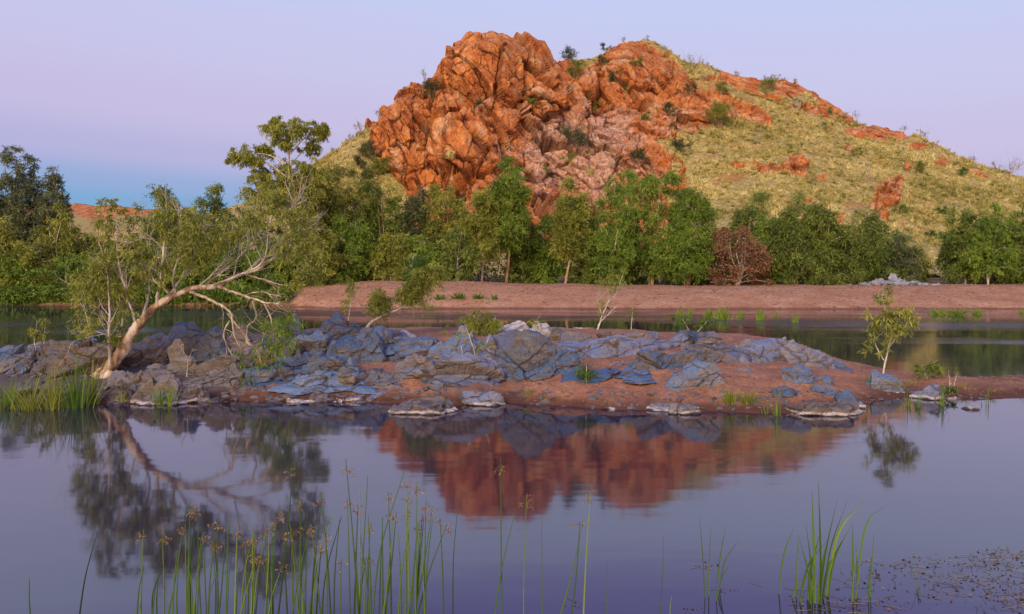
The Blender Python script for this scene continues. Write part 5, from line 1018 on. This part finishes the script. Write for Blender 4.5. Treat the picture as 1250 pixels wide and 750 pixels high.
# ------------------------------------------------------------------ foreground sedges
def sedge(stems, D, label, seed, seeds=True, leaf='reed', bw=.0072):
    """stems: base px, top px, top py, has seed head"""
    r = rs(seed); bx = np.mean([s_[0] for s_ in stems]); b = P(bx, HOR + CAM_H / D * F, D); b[2] = 0
    root = thing('sedge_clump', b, label, 'sedge', 'sedges in the near water')
    for (b0, tx, ty, sd) in stems:
        d = D + r.uniform(-.22, .22); p0 = P(b0, HOR + CAM_H / d * F, d); p0[2] = -.05; p1 = P(tx, ty, d + r.uniform(-.12, .12)); m = (p0 + p1) / 2 + [r.uniform(-.3, .3) * abs(p1[0] - p0[0]) - .1 * (p1[0] - p0[0]), 0, .04]
        q = smooth_path([p0, m, p1], 7); mb = MB(); mb.add(*tube(q, np.linspace(bw, bw * .3, len(q)), 5), tint=np.clip(.45 + r.normal() * .22, 0, 1)); mb.build('stem', LEAF[leaf], root, origin=b)
        if sd:
            mb = MB(); n = r.randint(5, 9); top = q[-2]
            for k in range(n):
                dd = norm(r.normal(size=3) * [1, 1, .6] + [0, 0, .25]); L_ = r.uniform(.018, .06); e = top + dd * L_; mb.add(*tube(np.array([top, (top + e) / 2 + [0, 0, .006], e]), .0009, 3), tint=.4)
                m_ = 6; c_ = e + r.normal(size=(m_, 3)) * .007; leaves(mb, c_, r.normal(size=(m_, 3)) + [0, 0, -.2], .016, .0075, r, np.clip(.5 + r.normal(size=m_) * .3, 0, 1))
            mb.build('seed_head', LEAF['seed'], root, origin=b, smooth=False)
    return root
r = rs(61)
def fill(n, x0, x1, y0, y1, sp=16, ps=.35): return [(lambda tx: (tx + r.normal() * sp * .6 - 4, tx, r.uniform(y0, y1), r.uniform() < ps))(r.uniform(x0, x1)) for _ in range(n)]
sedge([(38, 36, 706, 0)], 5.95, 'single short reed tip poking from the near water, farthest from the clumps', 1)
sedge([(94, 119, 650, 0)], 5.9, 'single curved thin reed in the near water left of the sedge mass', 2)
sedge([(171, 175, 646, 1), (166, 176, 690, 0)], 5.8, 'two sedge stems with one tan seed head at the outer edge of the mass', 3)
sedge([(200, 198, 655, 1), (192, 193, 700, 0)] + fill(3, 190, 225, 660, 720), 5.7, 'small sedge clump between the two stem pair and the feathery headed clump', 4)
sedge([(229, 232, 612, 1), (233, 240, 620, 1), (228, 226, 640, 1)] + fill(6, 215, 255, 640, 710), 5.7, 'sedge clump topped by the widest feathery tan heads', 5)
sedge([(252, 247, 651, 1), (268, 265, 632, 1), (266, 262, 660, 1)] + fill(6, 245, 285, 640, 710), 5.65, 'dense green sedge clump right of the widest feathery heads', 6)
sedge([(274, 279, 638, 0), (286, 290, 640, 1), (298, 300, 655, 1)] + fill(7, 275, 320, 640, 700), 5.6, 'dense sedge clump in the middle of the left mass', 7)
sedge([(336, 358, 568, 1), (310, 311, 652, 1), (322, 329, 640, 1), (330, 339, 628, 1)] + fill(7, 305, 350, 630, 700), 5.6, 'sedge clump with the highest seed head of all', 8)
sedge([(366, 367, 608, 1), (352, 346, 622, 1), (360, 356, 645, 1), (372, 375, 650, 0)] + fill(6, 345, 385, 630, 700), 5.6, 'sedge clump with a yellow head just right of the highest one', 9)
sedge([(405, 391, 600, 1), (380, 407, 625, 0), (392, 417, 630, 0), (400, 398, 650, 1)] + fill(5, 385, 420, 620, 700), 5.65, 'sedge clump crossed by long slanting stems', 10)
sedge([(440, 422, 560, 1), (436, 449, 581, 0), (432, 437, 616, 1)] + fill(6, 410, 450, 590, 690), 5.7, 'tall leaning sedge clump left of the dark stemmed clump', 11)
sedge([(452, 494, 574, 0), (448, 452, 638, 1), (478, 474, 600, 1), (462, 466, 650, 0)] + fill(6, 445, 490, 600, 690), 5.75, 'sedge clump with one long stem arching under the tan heads', 12)
sedge([(495, 497, 584, 1), (507, 509, 588, 1), (490, 486, 650, 0), (500, 498, 600, 1)] + fill(6, 480, 515, 600, 690), 5.75, 'dark green sedge clump with reddish brown heads', 13)
sedge([(500, 528, 618, 1), (505, 546, 640, 1), (542, 537, 632, 1), (516, 520, 610, 1)] + fill(4, 505, 545, 620, 690), 5.8, 'fanned sedge clump at the inner end of the mass', 14)
sedge([(553, 559, 618, 0)], 5.85, 'single straight sedge stem just right of the fanned clump', 15, bw=.005)
sedge([(600, 628, 628, 0), (613, 611, 560, 1)], 5.9, 'pair of sedge stems, one upright with a pink head, one slanting', 16)
sedge([(639, 643, 604, 1), (662, 661, 625, 0)], 5.9, 'two thin upright stems in the open water, one yellow tipped', 17, bw=.005)
sedge([(680, 712, 634, 1), (694, 708, 636, 0), (711, 721, 602, 1)], 5.9, 'three bent sedge stems leaning inwards near the frame centre', 18)
sedge([(741, 742, 680, 0)], 5.95, 'single short thin stem right of the three bent stems', 19, bw=.0045)
sedge([(805, 810, 656, 0), (818, 820, 728, 0)], 5.95, 'thin stem pair left of the small blade clump', 20, bw=.0045)
def blades(items, D, label, seed, bw=.018):
    r = rs(seed); b = P(np.mean([i[0] for i in items]), HOR + CAM_H / D * F, D); b[2] = 0; root = thing('water_grass', b, label, 'water grass', 'broad water grass in the near water')
    for (b0, tx, ty, sag) in items:
        d = D + r.uniform(-.12, .12); p0 = P(b0, HOR + CAM_H / d * F, d); p0[2] = -.04; p1 = P(tx, ty, d + r.uniform(-.1, .1)); mb = MB()
        mx = (p0 + p1) / 2 + np.array([-(p1[0] - p0[0]) * .18, 0, sag]); q = smooth_path([p0, mx, p1], 6); n = len(q); side = norm(np.array([1., r.uniform(-.8, .8), 0])); tt_ = np.linspace(0, 1, n)
        ww = (bw * .5 * np.minimum(1, (1.03 - tt_) * 2.4) * (.75 + .25 * np.minimum(1, tt_ * 3)))[:, None]; V = np.concatenate([q - side * ww, q + [0, .003, 0], q + side * ww]); i = np.arange(n - 1)
        mb.add(V, np.vstack([np.stack([i, i + n, i + n + 1, i + 1], 1), np.stack([i + n, i + 2 * n, i + 2 * n + 1, i + n + 1], 1)]), tint=np.clip(.42 + r.normal() * .2, 0, 1)); mb.build('blade', LEAF['reed'], root, origin=b, smooth=False)
blades([(861, 854, 633, .02), (865, 868, 644, 0), (874, 886, 642, .02), (877, 900, 662, .05), (876, 890, 690, .02)], 6.42, 'small clump of few thin blades left of the tall water grass', 31, bw=.010)
blades([(950, 969, 644, .05), (965, 992, 700, .03), (972, 975, 652, 0)], 6.35, 'slender blades leaning right at the outer side of the tall water grass', 32, bw=.013)
blades([(995, 991, 600, .0), (1000, 1022, 610, .02), (1004, 1034, 612, .02), (992, 984, 640, 0), (1008, 1056, 612, .14), (998, 1013, 650, 0), (990, 976, 660, .03), (1010, 1040, 640, .03), (985, 1000, 655, .02), (1002, 999, 588, 0), (975, 1010, 660, .06), (1003, 1028, 660, .02), (988, 995, 690, 0)], 6.32, 'tall broad bladed water grass clump, thickest in the near water', 33, bw=.02)
blades([(1042, 1041, 640, 0), (1044, 1081, 618, .22), (1040, 1048, 660, .02), (1046, 1045, 668, 0)], 6.4, 'water grass clump with one long blade arching over', 34, bw=.013)
blades([(1062, 1067, 652, 0), (1060, 1064, 680, 0)], 6.4, 'thin blade pair right of the arching blade', 35, bw=.009)
blades([(1120, 1112, 690, .02), (1119, 1122, 716, 0)], 6.5, 'lone yellowish blade standing among the floating weed', 36, bw=.009)
# floating weed
r = rs(62); mb = MB()
for cx, cy, rx, ry, n in [(1200, 690, 50, 14, 260), (1225, 725, 40, 22, 330), (1160, 715, 40, 16, 150), (1115, 695, 30, 12, 90), (1060, 706, 40, 20, 150), (1020, 735, 60, 12, 160), (862, 690, 12, 3, 26), (1075, 740, 40, 8, 80), (1230, 678, 30, 8, 120), (890, 722, 20, 3, 14), (700, 738, 14, 6, 14), (840, 745, 10, 4, 12)]:
    for k in range(int(n * .5)):
        px, py = cx + r.normal() * .6 * rx, cy + r.normal() * .6 * ry
        D = CAM_H * F / (py - HOR); c = P(px, py, D); c[2] = .004
        a = r.uniform(0, 6.28); d = np.array([math.cos(a), math.sin(a), r.uniform(-.02, .25)]); L_ = r.uniform(.012, .035)
        leaves(mb, c[None], d[None], L_, L_ * .45, r, r.uniform(0, 1))
    for k in range(n // 9):
        px, py = cx + r.normal() * .6 * rx, cy + r.normal() * .6 * ry; D = CAM_H * F / (py - HOR); c = P(px, py, D); c[2] = .006; a = r.uniform(0, 6.28); e = c + [math.cos(a) * .12, math.sin(a) * .12, r.uniform(0, .015)]
        mb.add(*tube(np.array([c, (c + e) / 2 + r.normal(size=3) * .01 * [1, 1, 0], e]), .0018, 3), tint=.8)
tag(mb.build('floating_weed', LEAF['weed'], smooth=False), 'reddish brown weed floating on the near water', 'weed', kind='stuff')
